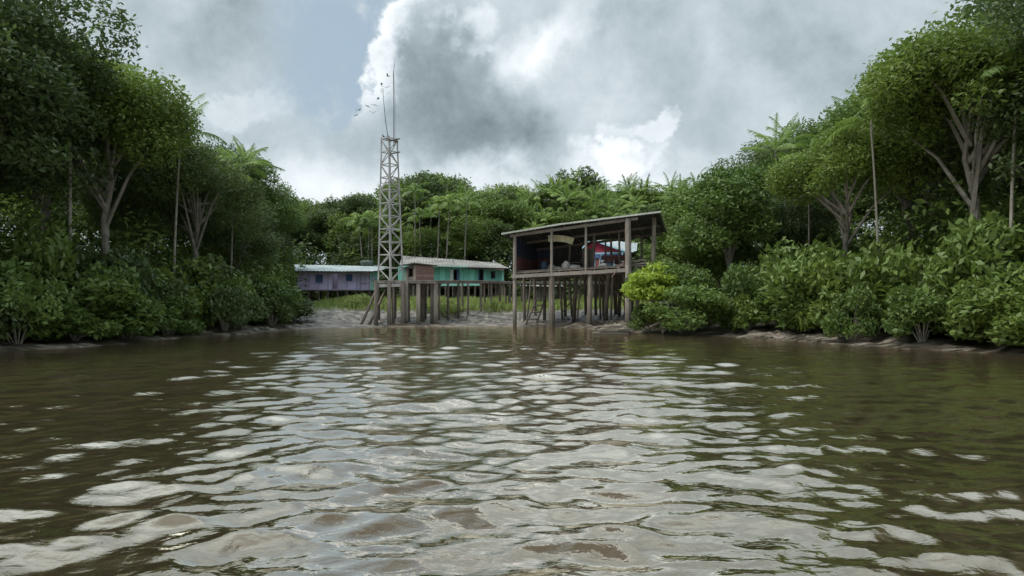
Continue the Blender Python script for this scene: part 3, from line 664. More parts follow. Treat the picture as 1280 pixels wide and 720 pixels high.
# brown hut on the jetty
hb = at(523, 350, 43.6); hb.z = DK
hut = thing('wooden_hut', hb, 'small brown plank hut with a dark square window at the jetty end by the tower', 'hut')
A_, B_, C__ = at(507, 350, 44.6), at(519.5, 350, 42.3), at(542, 350, 43.0)
for p in (A_, B_, C__): p.z = DK+.01
hh = (350.5-331)/F*42.5
D_ = A_+C__-B_
def wallpan(a, b_, h0, h1, th, m_, parent, name='wall', holes=(), trim=None, base=0.0, label=None):
    """a wall from a to b with rectangular openings given as (s0, s1, z0, z1), s in metres along the wall"""
    a = Vector(a); b_ = Vector(b_); Ld = (b_-a).length; d = (b_-a).normalized(); nrm = Vector((d.y, -d.x, 0)); mb = MB()
    ss = sorted({0, Ld, *[h[0] for h in holes], *[h[1] for h in holes]}); 
    for s0, s1 in zip(ss[:-1], ss[1:]):
        sm = (s0+s1)/2; hs = sorted([h for h in holes if h[0] < sm < h[1]], key=lambda h: h[2]); zt0 = h0+(h1-h0)*s0/Ld; zt1 = h0+(h1-h0)*s1/Ld
        z = base; segs = []
        for h in hs: segs.append((z, z, h[2], h[2])); z = h[3]
        segs.append((z, z, zt0, zt1))
        for za, zb, zc, zd in segs:
            if zc-za < .01: continue
            p = [a+d*s0+Vector((0, 0, za)), a+d*s1+Vector((0, 0, zb)), a+d*s1+Vector((0, 0, zd)), a+d*s0+Vector((0, 0, zc))]; bb = len(mb.v)
            mb.v += [q_+nrm*th/2 for q_ in p]+[q_-nrm*th/2 for q_ in p]
            for q_ in ((0,1,2,3),(7,6,5,4),(0,4,5,1),(1,5,6,2),(2,6,7,3),(3,7,4,0)): mb.f.append(tuple(bb+i for i in q_))
    w = mb.build(name, MAT[m_], parent, label=label)
    return w
wl = (B_-A_).length
wallpan(A_, B_, hh, hh, .05, 'plank', hut, holes=[(wl*.36, wl*.80, hh*.28, hh*.82)])
wallpan(B_, C__, hh, hh*.92, .05, 'brownb', hut)
wallpan(C__, D_, hh*.92, hh*.95, .05, 'brownb', hut); wallpan(D_, A_, hh, hh, .05, 'brownb', hut)
# dark shutter board frame of the hut window
d = (B_-A_).normalized(); nrm = Vector((d.y, -d.x, 0)); mb = MB()
for s0, s1, z0, z1 in ((.33, .36, .26, .84), (.80, .83, .26, .84)): mb.beam(A_+d*wl*(s0+s1)/2+nrm*.04+Vector((0, 0, hh*z0)), A_+d*wl*(s0+s1)/2+nrm*.04+Vector((0, 0, hh*z1)), .05, .04)
mb.build('window_frame', MAT['dark'], hut)
def sheet(c, mtl, parent, name='roof', amp=.018, pitch=.16, th=.02, run=0, label=None):
    """corrugated sheet over four corners c0,c1 (eave), c2,c3 (far edge); waves run from edge c0c1 to c3c2"""
    c = [Vector(p) for p in c]; Lw = (c[1]-c[0]).length; n = max(8, int(Lw/pitch*4)); nrm = (c[1]-c[0]).cross(c[3]-c[0]).normalized(); nrm *= 1 if nrm.z > 0 else -1
    mb = MB(); rows = 6
    for side in (0, 1):
        for j in range(rows+1):
            for i in range(n+1):
                s = i/n; f = j/rows; p = c[0].lerp(c[1], s).lerp(c[3].lerp(c[2], s), f)
                mb.v.append(p+nrm*(amp*math.sin(i/4*2*math.pi)+math.sin(s*9+f*3)*.012-side*th))
    st = (rows+1)*(n+1)
    for j in range(rows):
        for i in range(n):
            a = j*(n+1)+i; mb.f.append((a, a+1, a+n+2, a+n+1)); a += st; mb.f.append((a+n+1, a+n+2, a+1, a))
    for i in range(n):
        for a in (i, rows*(n+1)+i): mb.f.append((a, a+1, a+1+st, a+st))
    for j in range(rows):
        for a in (j*(n+1), j*(n+1)+n): mb.f.append((a, a+n+1, a+n+1+st, a+st))
    return mb.build(name, MAT[mtl], parent, label=label)
up = Vector((0, 0, 1)); 
sheet([A_+up*(hh+.12)+Vector((-.35, -.2, 0)), B_+up*(hh+.12)+Vector((-.1, -.35, 0)), C__+up*(hh*.92+.1)+Vector((.3, -.2, 0)), D_+up*(hh*.95+.12)+Vector((.2, .3, 0))], 'roofg', hut)
# ------------------------------------------------------------------ walkway from the jetty back along the bank
wk = thing('walkway', at(590, 383, 47), 'long plank walkway on thin stilts running from the jetty past the teal house', 'walkway')
def wz(px): return float(np.interp(px, [545, 575, 600, 645, 720, 800], [DK, DK+.10, DK+.17, DK+.19, DK+.2, DK+.2]))
def wy(px): return float(np.interp(px, [545, 575, 600, 625, 640, 720, 800], [43.0, 46, 48.5, 50.5, 51.5, 53, 54]))
def wp(px, dz=0): Yd = wy(px); return Vector(((px-640)/F*Yd, Yd, wz(px)+dz))
mb = MB(); px = 545
while px < 790:
    a = wp(px); b_ = wp(px+2.6); mb.beam(a+Vector((0, -.6, random.uniform(-.01, .01))), a+Vector((.05, .7, random.uniform(-.01, .01))), (b_-a).length*.93, .045); px += 2.6
mb.build('deck', MAT['deck'], wk)
for dy in (-.58, .62):
    mb = MB(); ks = [545, 575, 600, 625, 640, 720, 788]
    for a, b_ in zip(ks[:-1], ks[1:]): mb.beam(wp(a, -.1)+Vector((0, dy, 0)), wp(b_, -.1)+Vector((0, dy, 0)), .07, .15)
    mb.build('side_beam', MAT['post'], wk)
for px, dy, w in ((549, .5, 3), (560, -.5, 3.4), (573, -.5, 3.6), (578, .6, 3), (585, -.5, 3.0), (601, -.5, 3.4), (606, .6, 2.6), (614, -.5, 2.6), (625, -.5, 3.4), (632, .5, 3), (637, -.5, 3.4), (641, .6, 3), (652, -.5, 3), (660, .5, 3), (668, -.5, 3.2), (676, .5, 3), (687, -.5, 3), (698, .5, 3.4), (712, -.5, 3.2), (726, .5, 3), (741, -.5, 3), (756, .5, 3), (772, -.5, 3)):
    Yd = wy(px)+dy; post(px, 0, w, wk, random.choice(['post', 'dark', 'pale']), Yd, wz(px)-.08)
# rails on the far right end, in front of the shed's left side
for px in (652, 664, 676): pass

# ------------------------------------------------------------------ low plank shed behind the stilts
def opening(parent, a, d, nrm, s0, s1, z0, z1, kind, leaf=None, frame='tealf', th=.07):
    """door or window built into a hole: frame, dark room board behind, optional open leaf"""
    fm = MB(); a = Vector(a)
    def P_(s, z, o=.045): return a+d*s+Vector((0, 0, z))+nrm*o
    fm.beam(P_(s0, z0), P_(s0, z1), .05, th); fm.beam(P_(s1, z0), P_(s1, z1), .05, th); fm.beam(P_(s0-.05, z1+.02), P_(s1+.05, z1+.02), th, .06)
    if kind == 'window': fm.beam(P_(s0-.05, z0-.02, .06), P_(s1+.05, z0-.02, .06), th+.03, .05)
    o = fm.build(kind, MAT[frame], parent)
    if leaf:
        for (side, m_, an) in leaf:
            hs = s0 if side < 0 else s1; hp = P_(hs, z0+.02, .08); w = (s1-s0)*(.95 if kind == 'door' else .5)
            e = (d*side*math.cos(an)+nrm*math.sin(an))*w; mb = MB(); mb.beam(hp+up*(z1-z0)/2, hp+e+up*(z1-z0)/2, .035, (z1-z0)*.97); mb.build('leaf', MAT[m_], o)
    return o
HY = 57.0; hz0 = CH+(HZ-352.0)/F*HY
th_ = thing('teal_house', at(570, 372, HY+2), 'long teal plank house on stilts with a low grey roof, behind the walkway', 'house')
a = at(498, 352, 58.0); b_ = at(629.5, 352, 56.5); a.z = b_.z = hz0; d = (b_-a).normalized(); nrm = Vector((d.y, -d.x, 0))
def sx(px, p0=a, dd=d):   # distance along the wall for a photograph column
    k = (px-640)/F; return (k*p0.y-p0.x)/(dd.x-k*dd.y)
Hh = 1.42
hol = [(sx(566.8), sx(571.5), .05, 1.08), (sx(599.8), sx(604.2), .05, 1.02), (sx(614), sx(618.8), .33, .84), (sx(527.5), sx(531), .3, .9)]
wallpan(a, b_, Hh, Hh*.9, .08, 'teal', th_, holes=hol)
opening(th_, a, d, nrm, *hol[0], 'door', [(-1, 'white', R(55)), (1, 'blue', R(40))], frame='tealf')
opening(th_, a, d, nrm, *hol[1], 'door', [(-1, 'blue', R(80))], frame='blue')
opening(th_, a, d, nrm, *hol[2], 'window', None, frame='blue'); opening(th_, a, d, nrm, *hol[3], 'window')
dep = 5.2; bk = Vector((-.25, dep, 0))
wallpan(b_, b_+bk, Hh*.9, Hh*1.2, .08, 'teal', th_, holes=[(.5, 1.0, .35, .85)]); wallpan(b_+bk, a+bk, Hh*1.1, Hh*1.3, .08, 'teal', th_); wallpan(a+bk, a, Hh, Hh, .08, 'teal', th_)
MB().box((a+b_)/2+bk/2+up*.02, ((b_-a).length-.1, dep-.1, .06), math.atan2(d.y, d.x)).build('floor', MAT['plank'], th_)
# rooms have dark inner partitions
MB().box((a+b_)/2+bk*.45+up*.7, ((b_-a).length-.2, .05, 1.3), math.atan2(d.y, d.x)).build('inner_wall', MAT['dark'], th_)
ev0 = at(499, 331.5, 57.3); ev1 = at(637.5, 335.3, 55.6); rg0 = at(503, 319.5, 61.0); rg1 = at(606, 324.3, 59.5)
md = at(585, 331.9, 56.4)
sheet([ev0, ev1, at(622, 328.5, 59.4), rg0], 'roofg', th_, pitch=.3, amp=.025)
sheet([rg0+Vector((0, .02, -.02)), at(622, 328.5, 59.42), b_+bk+up*1.3+Vector((.3, .8, 0)), a+bk+up*1.2+Vector((-.3, .8, 0))], 'roofg', th_, pitch=.3, amp=.025)
MB().beam(at(500, 333.2, 57.25), at(585, 333.0, 56.45), .05, .14).build('fascia', MAT['tealf'], th_)
MB().beam(at(585, 334.4, 56.5), at(630, 336.6, 55.75), .06, .2).build('fascia', MAT['dark'], th_, label='dark stained fascia under the right end of the roof')
MB().beam(at(546, 355.6, 56.8), at(601, 355.2, 56.3), .06, .26).build('floor_beam', MAT['tealf'], th_)
MB().beam(at(601, 353.2, 56.3), at(631, 353.0, 56.2), .06, .14).build('floor_beam', MAT['dark'], th_)
for k, px in enumerate((500, 508, 517, 526, 535, 548, 557, 566, 576, 586, 594, 602, 611, 620, 628)):
    Yd = float(np.interp(px, [498, 630], [58, 56.5])); post(px, 0, 2.6, th_, ['post', 'dark'][k % 2], Yd, hz0-.03, name='stilt')
    post(px+2, 0, 2.6, th_, 'dark', Yd+2.6, hz0-.03, name='stilt')
def lowwall(px0, px1, Yd, hole_px, m_, name='lower_wall', parent=th_, zt=hz0-.12):
    p0 = at(px0, 380, Yd); p1 = at(px1, 380, Yd); z = min(gz(p0.x, Yd), gz(p1.x, Yd))-.1; p0.z = p1.z = z
    hs = [((h0-px0)/F*Yd, (h1-px0)/F*Yd, z0, z1) for h0, h1, z0, z1 in hole_px]; return wallpan(p0, p1, zt-z, zt-z, .05, m_, parent, name, holes=hs)
lowwall(500, 548, 58.8, [(520, 526, .5, 1.3), (532, 538, .1, 1.3)], 'plank')
lowwall(549, 602, 58.6, [(551, 558, .5, 1.4), (562, 567, .5, 1.4), (573, 580, .4, 1.35), (586, 591, .1, 1.4), (595, 599, .6, 1.4)], 'plank')
lowwall(602, 632, 57.8, [(605, 612, .8, 1.4), (616, 622, .95, 1.45)], 'brownb')
MB().tube([at(566.5, 322.5, 58.4), at(566.5, 333, 58.4)], .03, 5).build('vent_pipe', MAT['wire'], th_)
# small blue-roofed lean-to at its right end
MB().box(at(628.5, 344, 56.1), (.16, .05, .9)).build('shutter', MAT['tealf'], th_)
ls = thing('low_shed', at(677, 380, 54.6), 'low grey plank shed half hidden behind the left stilts of the open shed', 'hut')
lowwall(652, 705, 54.6, [(661, 667, .5, 1.3), (686, 698, .3, 1.3)], 'plank', 'wall', ls, zt=2.85)
p0, p1 = at(650, 380, 54.6), at(707, 380, 54.6)
sheet([Vector((p0.x, 54.2, 2.9)), Vector((p1.x, 54.2, 2.85)), Vector((p1.x, 57.5, 3.0)), Vector((p0.x, 57.5, 3.05))], 'roofg', ls, pitch=.3)
for xx in (p0.x+.2, p1.x-.2): wallpan(Vector((xx, 54.65, 1.2)), Vector((xx, 57.3, 1.2)), 1.65, 1.9, .05, 'plank', ls)
# ------------------------------------------------------------------ lilac house
LY = 55.0; lz = CH+(HZ-362.5)/F*LY
lh = thing('lilac_house', at(430, 375, LY+2), 'lilac plank house on low stilts with a grey sheet roof at the left', 'house')
a = at(372, 362, 54.0); b_ = at(463, 362, LY); c_2 = at(470, 362, LY+1.6); a.z = b_.z = c_2.z = lz; d = (b_-a).normalized(); nrm = Vector((d.y, -d.x, 0))
s_ = lambda px: sx(px, a, d)
Hh = (362-338.5)/F*LY
hol = [(s_(432), s_(441), .75, 1.35), (s_(394), s_(404), .6, 1.3), (s_(415), s_(422), .05, 1.35)]
wallpan(a, b_, Hh, Hh, .08, 'lilac', lh, holes=hol)
for h, kd in zip(hol, ('window', 'window', 'door')): opening(lh, a, d, nrm, *h, kd, frame='lilac')
for h in hol[:2]: MB().beam(a+d*h[0]+up*(h[2]+h[3])/2-nrm*.03, a+d*h[1]+up*(h[2]+h[3])/2-nrm*.03, .03, h[3]-h[2]).build('shutter', MAT['blue'], lh)
mb = MB()
for px in (450.4, 461.5): mb.beam(a+d*s_(px)+nrm*.055+up*.05, a+d*s_(px)+nrm*.055+up*1.5, .03, .04)
mb.beam(a+d*s_(450.4)+nrm*.055+up*.55, a+d*s_(461.5)+nrm*.055+up*.55, .04, .03); mb.build('door_battens', MAT['dark'], lh)
d2 = (c_2-b_).normalized(); wallpan(b_, c_2, Hh, Hh*.95, .06, 'tealf', lh, holes=[(.5, 1.4, .85, 1.2)])
bk = -nrm*4.5; wallpan(c_2, c_2+bk*.6, Hh, Hh*.9, .06, 'tealf', lh); wallpan(a+bk, a, Hh, Hh, .06, 'lilac', lh); wallpan(c_2+bk*.6, a+bk, Hh, Hh, .06, 'lilac', lh)
MB().box((a+b_)/2+bk/2+up*-.03, ((b_-a).length, 4.5, .1), math.atan2(d.y, d.x)).build('floor', MAT['plank'], lh)
sheet([at(368, 338.5, 53.4), at(467, 339, 54.3), at(474, 333, 58.5), at(368, 330.5, 58.0)], 'roofb', lh, pitch=.3)
sheet([at(462, 339.5, 54.6), at(482, 336, 54.8), at(484, 333, 58.6), at(470, 333, 58.6)], 'roofb', lh, pitch=.3)
MB().beam(at(368, 340.0, 53.5), at(467, 340.3, 54.4), .05, .13).build('fascia', MAT['dark'], lh)
for px in (374, 386, 398, 410, 422, 434, 445, 453, 462): post(px, 0, 2.6, lh, 'dark', float(np.interp(px, [372, 463], [54.1, 55.1])), lz-.05, name='stilt'); post(px+3, 0, 2.6, lh, 'post', 57.2, lz-.05, name='stilt')
# round tank behind the lilac roof
tk = at(458.5, 334, 59.5); tz = gz(tk.x, 59.5); o = thing('water_tank', (tk.x, 59.5, tz), 'round dark green water tank standing behind the lilac house roof', 'water tank')
zt = CH+(HZ-325.5)/F*59.5; MB().tube([(tk.x, 59.5, zt-.62), (tk.x, 59.5, zt-.2), (tk.x, 59.5, zt-.06), (tk.x, 59.5, zt)], [.52, .62, .60, .22], 20).build('tank', MAT['fibre'], o)
for s in (-.4, .4):
    for s2 in (-.4, .4): MB().beam((tk.x+s, 59.5+s2, tz-.2), (tk.x+s, 59.5+s2, zt-.62), .1, .1).build('leg', MAT['dark'], o)
MB().box((tk.x, 59.5, zt-.65), (1.1, 1.1, .06)).build('stand_top', MAT['dark'], o)
# ------------------------------------------------------------------ red house behind the shed
RY = 55.0; rz0 = CH+(HZ-338)/F*RY
rh = thing('red_house', at(765, 372, RY+1), 'crimson gabled house with pale blue trim and grey roof, seen through the open shed', 'house')
pA, pB = at(727, 338, 55.5), at(785, 338, 53.0); pA.z = pB.z = rz0; d = (pB-pA).normalized(); nrm = Vector((d.y, -d.x, 0)); s_ = lambda px: sx(px, pA, d); Ld = (pB-pA).length
za = (338-317)/F*55; zb = (338-316.5)/F*53.5
hol = [(s_(750), s_(757), .05, 1.15), (s_(737), s_(744), .35, .95), (s_(768), s_(776), .4, 1.0)]
wallpan(pA, pB, za, za, .08, 'redw', rh, holes=hol)
opening(rh, pA, d, nrm, *hol[0], 'door', [(1, 'white', R(100))], frame='white'); opening(rh, pA, d, nrm, *hol[1], 'window', frame='lblue'); opening(rh, pA, d, nrm, *hol[2], 'window', frame='lblue')
pk = pA+d*s_(742); pk.z = CH+(HZ-300.5)/F*pk.y
g0 = pA+up*za; g1 = pB+up*(za-.05); mb = MB(); bb = 0
mb.v = [p+nrm*.04 for p in (g0, g1, pk)]+[p-nrm*.04 for p in (g0, g1, pk)]; mb.f = [(0, 1, 2), (5, 4, 3), (0, 3, 4, 1), (1, 4, 5, 2), (2, 5, 3, 0)]
mb.build('gable', MAT['red'], rh)
MB().beam(g0+nrm*.09-d*.3, g1+nrm*.09+d*.3, .08, .14).build('gable_trim', MAT['lblue'], rh)
MB().beam(g0+nrm*.10-d*.2-up*.25, g1+nrm*.10+d*.2-up*.25, .06, .3).build('gable_trim', MAT['blue'], rh, label='dark blue band under the pale trim')
bk = Vector((1.2, 5.5, 0)); fr_ = nrm*.45; dn = -up*.0
sheet([g0+fr_-d*.35-up*.1, pk+fr_+up*.06, pk+bk+up*.06, g0+bk-d*.35-up*.1], 'roofb', rh, pitch=.3); 
e1, e2 = at(796, 313.5, 55.6), at(797, 303.5, 58.6)
sheet([g1+fr_+d*.3-up*.06, e1, e2, pk+fr_+up*.06], 'roofb', rh, pitch=.3); sheet([pk+fr_+up*.06, e2, Vector((e2.x, e2.y+2.6, e2.z-.8)), pk+bk-up*.1], 'roofb', rh, pitch=.3)
for s in (0, 1):
    e = (g0-d*.35-up*.1) if s == 0 else (g1+d*.45-up*.08); MB().beam(e+nrm*.47, pk+nrm*.47+up*.04, .05, .13).build('barge_board', MAT['lblue'], rh)
wallpan(pB, pB+bk, za, za, .08, 'red', rh); wallpan(pA+bk, pA, za, za, .08, 'red', rh); wallpan(pB+bk, pA+bk, za, za, .08, 'red', rh)
MB().box((pA+pB)/2+bk/2-up*.05, (Ld+.2, 5.6, .1), math.atan2(d.y, d.x)).build('floor', MAT['plank'], rh)
MB().beam(pA+nrm*.9-up*.06, pB+nrm*.9-up*.06, 1.6, .08, up=(0, 0, 1)).build('porch_floor', MAT['plank'], rh)
for px in (733, 747, 760, 773, 786): q = pA+d*s_(px)+nrm*1.2; MB().beam(q-up*.02, q+up*(za-.1), .09, .09).build('porch_post', MAT['lblue'], rh)
for px in (729, 741, 754, 768, 781):
    for o_ in (1.1, -1.5, -4): q = pA+d*s_(px)+nrm*o_; MB().beam(Vector((q.x, q.y, gz(q.x, q.y)-.3)), Vector((q.x, q.y, rz0-.1)), .13, .13).build('stilt', MAT['dark'], rh)

# ------------------------------------------------------------------ open stilt shed
A = Vector((.15, 41.2, 0)); fd = Vector((.954, -.300, 0)); bd = Vector((.300, .954, 0)); DEP = 5.3
def fs(px): k = (px-640)/F; return (k*A.y-A.x)/(fd.x-k*fd.y)
def fp(px, py): s = fs(px); p = A+fd*s; return Vector((p.x, p.y, CH+(HZ-py)/F*p.y))
sh = thing('stilt_shed', fp(715, 410), 'large open timber shed on tall stilts at the water edge, mono-pitch roof, mostly without walls', 'shed')
def fz(px): return fp(px, float(np.interp(px, [630, 643, 785, 830], [346.5, 345.5, 337.0, 334.5]))).z      # beam line height
def rzf(px): return fp(px, float(np.interp(px, [628, 700, 825], [293.0, 281.0, 265.3]))).z
def S(s, z, back=0.0): p = A+fd*s+bd*back; return Vector((p.x, p.y, z))
def zfl(s): return fz(640+F*(A+fd*s).x/(A+fd*s).y)
def zrf(s, back=0.0):
    return rzf(640+F*(A+fd*s).x/(A+fd*s).y)-.06*back*(1 if back > 0 else 1)
s1, s2, s3, s4, s5 = [fs(p) for p in (643.5, 690, 736, 785.5, 815)]
def timber(pts, r, mt, name, n=8, jit=.06): return MB().tube(pts, r, n, jit=jit).build(name, MAT[mt], sh)
def upright(s, back, z0, z1, w, mt, lean=0, name='post'):
    if mt != 'pale': lean += random.uniform(-.10, .10)
    a = S(s+lean, z0, back); b_ = S(s, z1, back); m_ = (a+b_)/2+Vector((random.uniform(-.03, .03), 0, 0))
    return timber([a, a.lerp(m_, .5), m_, b_], [w*.55, w*.52, w*.5, w*.47], mt, name)
def fgz(s, back=0.0): p = S(s, 0, back); return gz(p.x, p.y)
upright(s1, 0, -.4, zrf(s1)-.1, .24, 'pale')
upright(s2, 0, -.5, zfl(s2)-.1, .40, 'post', name='stilt'); upright(s2-.03, .02, zfl(s2)-.1, zrf(s2)-.1, .17, 'pale')
upright(s3+.1, 0, -.4, zfl(s3)-.1, .30, 'post', name='stilt'); upright(s3-.18, .02, zfl(s3)-.1, zrf(s3)-.1, .16, 'pale')
upright(s4, -.12, -.3, zrf(s4)-.14, .38, 'pale')
upright(s5+.1, .6, zfl(s5)+.0, zrf(s5, .6)-.1, .27, 'post'); upright(s5, .5, fgz(s5, .5)-.3, zfl(s5)-.05, .25, 'dark', name='stilt')
# front beams
def fbeam(sa, sb, za, zb, back, w, h, mt, name, label=None): return MB().beam(S(sa, za, back), S(sb, zb, back), w, h).build(name, MAT[mt], sh, label=label)
fbeam(s1-.15, s3+.2, zfl(s1)-.02, zfl(s3)-.02, -.16, .10, .22, 'pale', 'floor_beam'); fbeam(s3+.1, s4-.1, zfl(s3)-.05, zfl(s4)-.03, -.17, .10, .22, 'pale', 'floor_beam')
fbeam(s1-.1, s5+.4, zfl(s1)+.30, zfl(s5)+.26, .25, .10, .10, 'dark', 'floor_beam')
for bkk in (2.6, 5.2): fbeam(s1, s5+.3, zfl(s1)-.02, zfl(s5)-.02, bkk, .12, .2, 'dark', 'floor_beam')
# joists and boards
for i in range(13):
    s = s1+(s5+.2-s1)*i/12; MB().beam(S(s, zfl(s)+.13, -.05), S(s, zfl(s)+.13, DEP), .09, .1).build('joist', MAT['dark'], sh)
mb = MB(); q = -.05
while q < DEP:
    w = .21
    if random.random() > .06:
        ov = random.uniform(0, .35); mb.beam(S(s1-.05, zfl(s1)+.21, q+w/2), S(s5+ov, zfl(s5)+.21, q+w/2), w-.02, .035)
    q += w
mb.build('floor', MAT['plank'], sh)
# roof
rl, rm_, rr_ = fs(629), fs(700), fs(827)
def rp(s, back, dz=0): 
    px = {rl: 629, rm_: 700, rr_: 827}.get(s, None); p = S(s, 0, back); p.z = zrf(s)-.11*(back+.3)+dz; return p
sheet([rp(rl, -.3), rp(rm_, -.3), rp(rm_, DEP), rp(rl, DEP)], 'roofm', sh, pitch=.28, amp=.03, th=.03)
sheet([rp(rm_, -.3, .02), rp(rr_, -.3, .02), rp(rr_, DEP, .02), rp(rm_, DEP, .02)], 'roofm', sh, pitch=.28, amp=.03, th=.03)
for sa, sb in ((rl, rm_), (rm_, rr_)): MB().beam(rp(sa, -.36, -.01), rp(sb, -.36, -.01), .05, .10).build('eave_lit_strip', MAT['eave'], sh)  # added pale strip stands in for the lit edge of the sheets
fbeam(s1-.3, s4+.6, zrf(s1)-.22, zrf(s4+.6)-.20, -.02, .10, .18, 'pale', 'roof_beam')
for bkk in (2.6, 5.1): fbeam(s1-.2, s5+.3, zrf(s1)-.2-.11*bkk, zrf(s5)-.2-.11*bkk, bkk, .1, .16, 'dark', 'roof_beam')
for i in range(9):
    s = s1+(s5+.1-s1)*i/8; MB().beam(S(s, zrf(s)-.10, -.2), S(s, zrf(s)-.11*5.5-.09, DEP), .07, .09).build('rafter', MAT['dark'], sh)
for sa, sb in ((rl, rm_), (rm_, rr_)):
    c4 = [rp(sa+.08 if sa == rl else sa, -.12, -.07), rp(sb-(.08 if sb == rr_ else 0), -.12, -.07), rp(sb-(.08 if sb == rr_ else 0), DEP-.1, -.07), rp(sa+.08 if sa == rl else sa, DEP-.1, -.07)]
    MB().quad(*c4).build('underside_shade', MAT['shade_board'], sh)  # dark sheet added in place of the shade under the roof
# inner and rear posts, feet on the mud
for px, bkk, w, mt, ln in ((681.5, 2.4, .22, 'dark', .05), (720, 2.6, .26, 'dark', .16), (760.5, 2.7, .30, 'post', .16), (706, 5.0, .22, 'dark', .0), (712, 5.2, .15, 'dark', -.1), (731, 5.1, .2, 'dark', 0), (745, 5.2, .2, 'dark', .05), (753, 4.6, .18, 'dark', 0), (769, 5.1, .26, 'dark', -.06), (774, 4.4, .22, 'dark', .05), (790, 3.6, .22, 'dark', 0), (797, 5.0, .24, 'dark', 0), (668, 5.0, .2, 'dark', 0), (655, 2.5, .18, 'dark', 0)):
    k = (px-640)/F; p0 = A+bd*bkk; s = (k*p0.y-p0.x)/(fd.x-k*fd.y)
    upright(s, bkk, fgz(s, bkk)-.3, zfl(s), w, mt, -ln, 'stilt')
for px, bkk, w, ln in ((664, 3.6, .12, .25), (699, 3.4, .14, -.2), (727, 1.6, .12, .22), (749, 3.5, .14, -.15), (766, 2.0, .15, .2), (779, 3.2, .16, -.1)):
    k = (px-640)/F; p0 = A+bd*bkk; s = (k*p0.y-p0.x)/(fd.x-k*fd.y); upright(s, bkk, fgz(s, bkk)-.3, zfl(s), w, 'post', -ln, 'stilt')
MB().tube([S(s2+.1, .9, 2.5), S(s3-.2, zfl(s3)-.15, 2.5)], [.05, .04], 6).build('brace', MAT['post'], sh); MB().tube([S(s4-.2, 1.1, 2.7), S(s3+.3, zfl(s3)-.15, 2.7)], [.05, .04], 6).build('brace', MAT['post'], sh)
for px, bkk, w in ((743, 2.6, .17), (712.5, 2.6, .12), (757, 5.1, .13), (764, 5.1, .16), (774, 2.7, .14), (786, 5.2, .2), (802, 5.2, .16)):
    k = (px-640)/F; p0 = A+bd*bkk; s = (k*p0.y-p0.x)/(fd.x-k*fd.y); upright(s, bkk, zfl(s)+.2, zrf(s)-.11*bkk-.15, w, 'post')
# walls: left end wall and half of the back wall
wa, wb, wc = S(s1+.05, 0, .05), S(s1+.05, 0, DEP), S(s1+3.35, 0, DEP)
for p in (wa, wb, wc): p.z = zfl(s1)+.24
hw = zrf(s1)-zfl(s1)-.35
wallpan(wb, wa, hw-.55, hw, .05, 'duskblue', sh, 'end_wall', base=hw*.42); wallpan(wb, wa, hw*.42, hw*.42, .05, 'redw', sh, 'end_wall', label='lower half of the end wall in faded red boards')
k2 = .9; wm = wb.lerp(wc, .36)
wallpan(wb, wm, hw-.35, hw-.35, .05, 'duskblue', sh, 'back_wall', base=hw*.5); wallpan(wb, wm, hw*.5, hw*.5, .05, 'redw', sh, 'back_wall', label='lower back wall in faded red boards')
wallpan(wm, wc, hw-.3, hw-.1, .05, 'shade_board', sh, 'back_wall')  # interior shade painted into the wall colour
wallpan(S(s1+3.4, wc.z, 5.0), S(s1+4.15, wc.z, 5.0), hw-.75, hw-.6, .05, 'plank', sh, 'partition')
# yellowed tarpaulin rolled under the roof
tp = [fp(681, 296.5)+bd*.9, fp(692, 296.0)+bd*.9, fp(703, 297)+bd*.9, fp(713, 300)+bd*.9]; mb = MB()
for q0, q1 in zip(tp[:-1], tp[1:]): mb.beam(q0+Vector((0, 0, .0)), q1, .05, .42)
props(mb.build('tarpaulin', MAT['tarp'], None, org=tp[0]), 'strip of yellowed tarpaulin hung under the shed roof', 'tarpaulin')
fbeam(s1+3.35-.0, s1+4.3, zfl(s1)+1.25, zfl(s1)+1.28, 4.6, .05, .06, 'pale', 'rail')
fbeam(fs(738), s5, zfl(s3)+.95, zfl(s5)+.95, 5.15, .05, .09, 'post', 'rail')
# things on the shed floor
def lump(name, c, rad3, mt, label, cat, seed, group=None):
    r = np.random.default_rng(seed); import bmesh; bm = bmesh.new(); bmesh.ops.create_icosphere(bm, subdivisions=3, radius=1)
    ph_ = r.uniform(0, 6, 9)
    for v_ in bm.verts:
        c0 = v_.co.copy(); w = 1+.14*math.sin(c0.x*3+ph_[0])+.13*math.sin(c0.y*4+c0.z*2+ph_[1])+.08*math.sin(c0.x*8+c0.y*7+ph_[2])
        v_.co = Vector((c0.x*rad3[0]*w, c0.y*rad3[1]*w, max(-.75, c0.z)*rad3[2]*w+rad3[2]*.75))
    me = bpy.data.meshes.new(name); bm.to_mesh(me); bm.free(); me.materials.append(MAT[mt]); me.polygons.foreach_set('use_smooth', [True]*len(me.polygons))
    return props(link(name, me, None, c), label, cat, group)
def onfloor(px, back, dz=.235):
    k = (px-640)/F; p0 = A+bd*back; s = (k*p0.y-p0.x)/(fd.x-k*fd.y); return S(s, zfl(s)+dz, back)
lump('sack', onfloor(699, 1.6), (.42, .3, .17), 'cloth', 'low pale sack lying on the shed floor behind the second post', 'sack', 1)
lump('sack', onfloor(707.5, 1.2), (.30, .3, .33), 'cloth', 'taller pale sack in the middle of the shed floor', 'sack', 2)
lump('sack', onfloor(717, 1.5), (.48, .35, .20), 'cloth', 'wide pale sack at the foot of the grey partition', 'sack', 3)
lump('sack', onfloor(753, 1.0), (.25, .25, .2), 'cloth', 'small pale bundle on the shed floor in front of the red house', 'bundle', 4)
o = thing('barrel', onfloor(680, 3.6), 'dull blue plastic barrel by the back wall of the shed', 'barrel'); c = ORG[o.name]
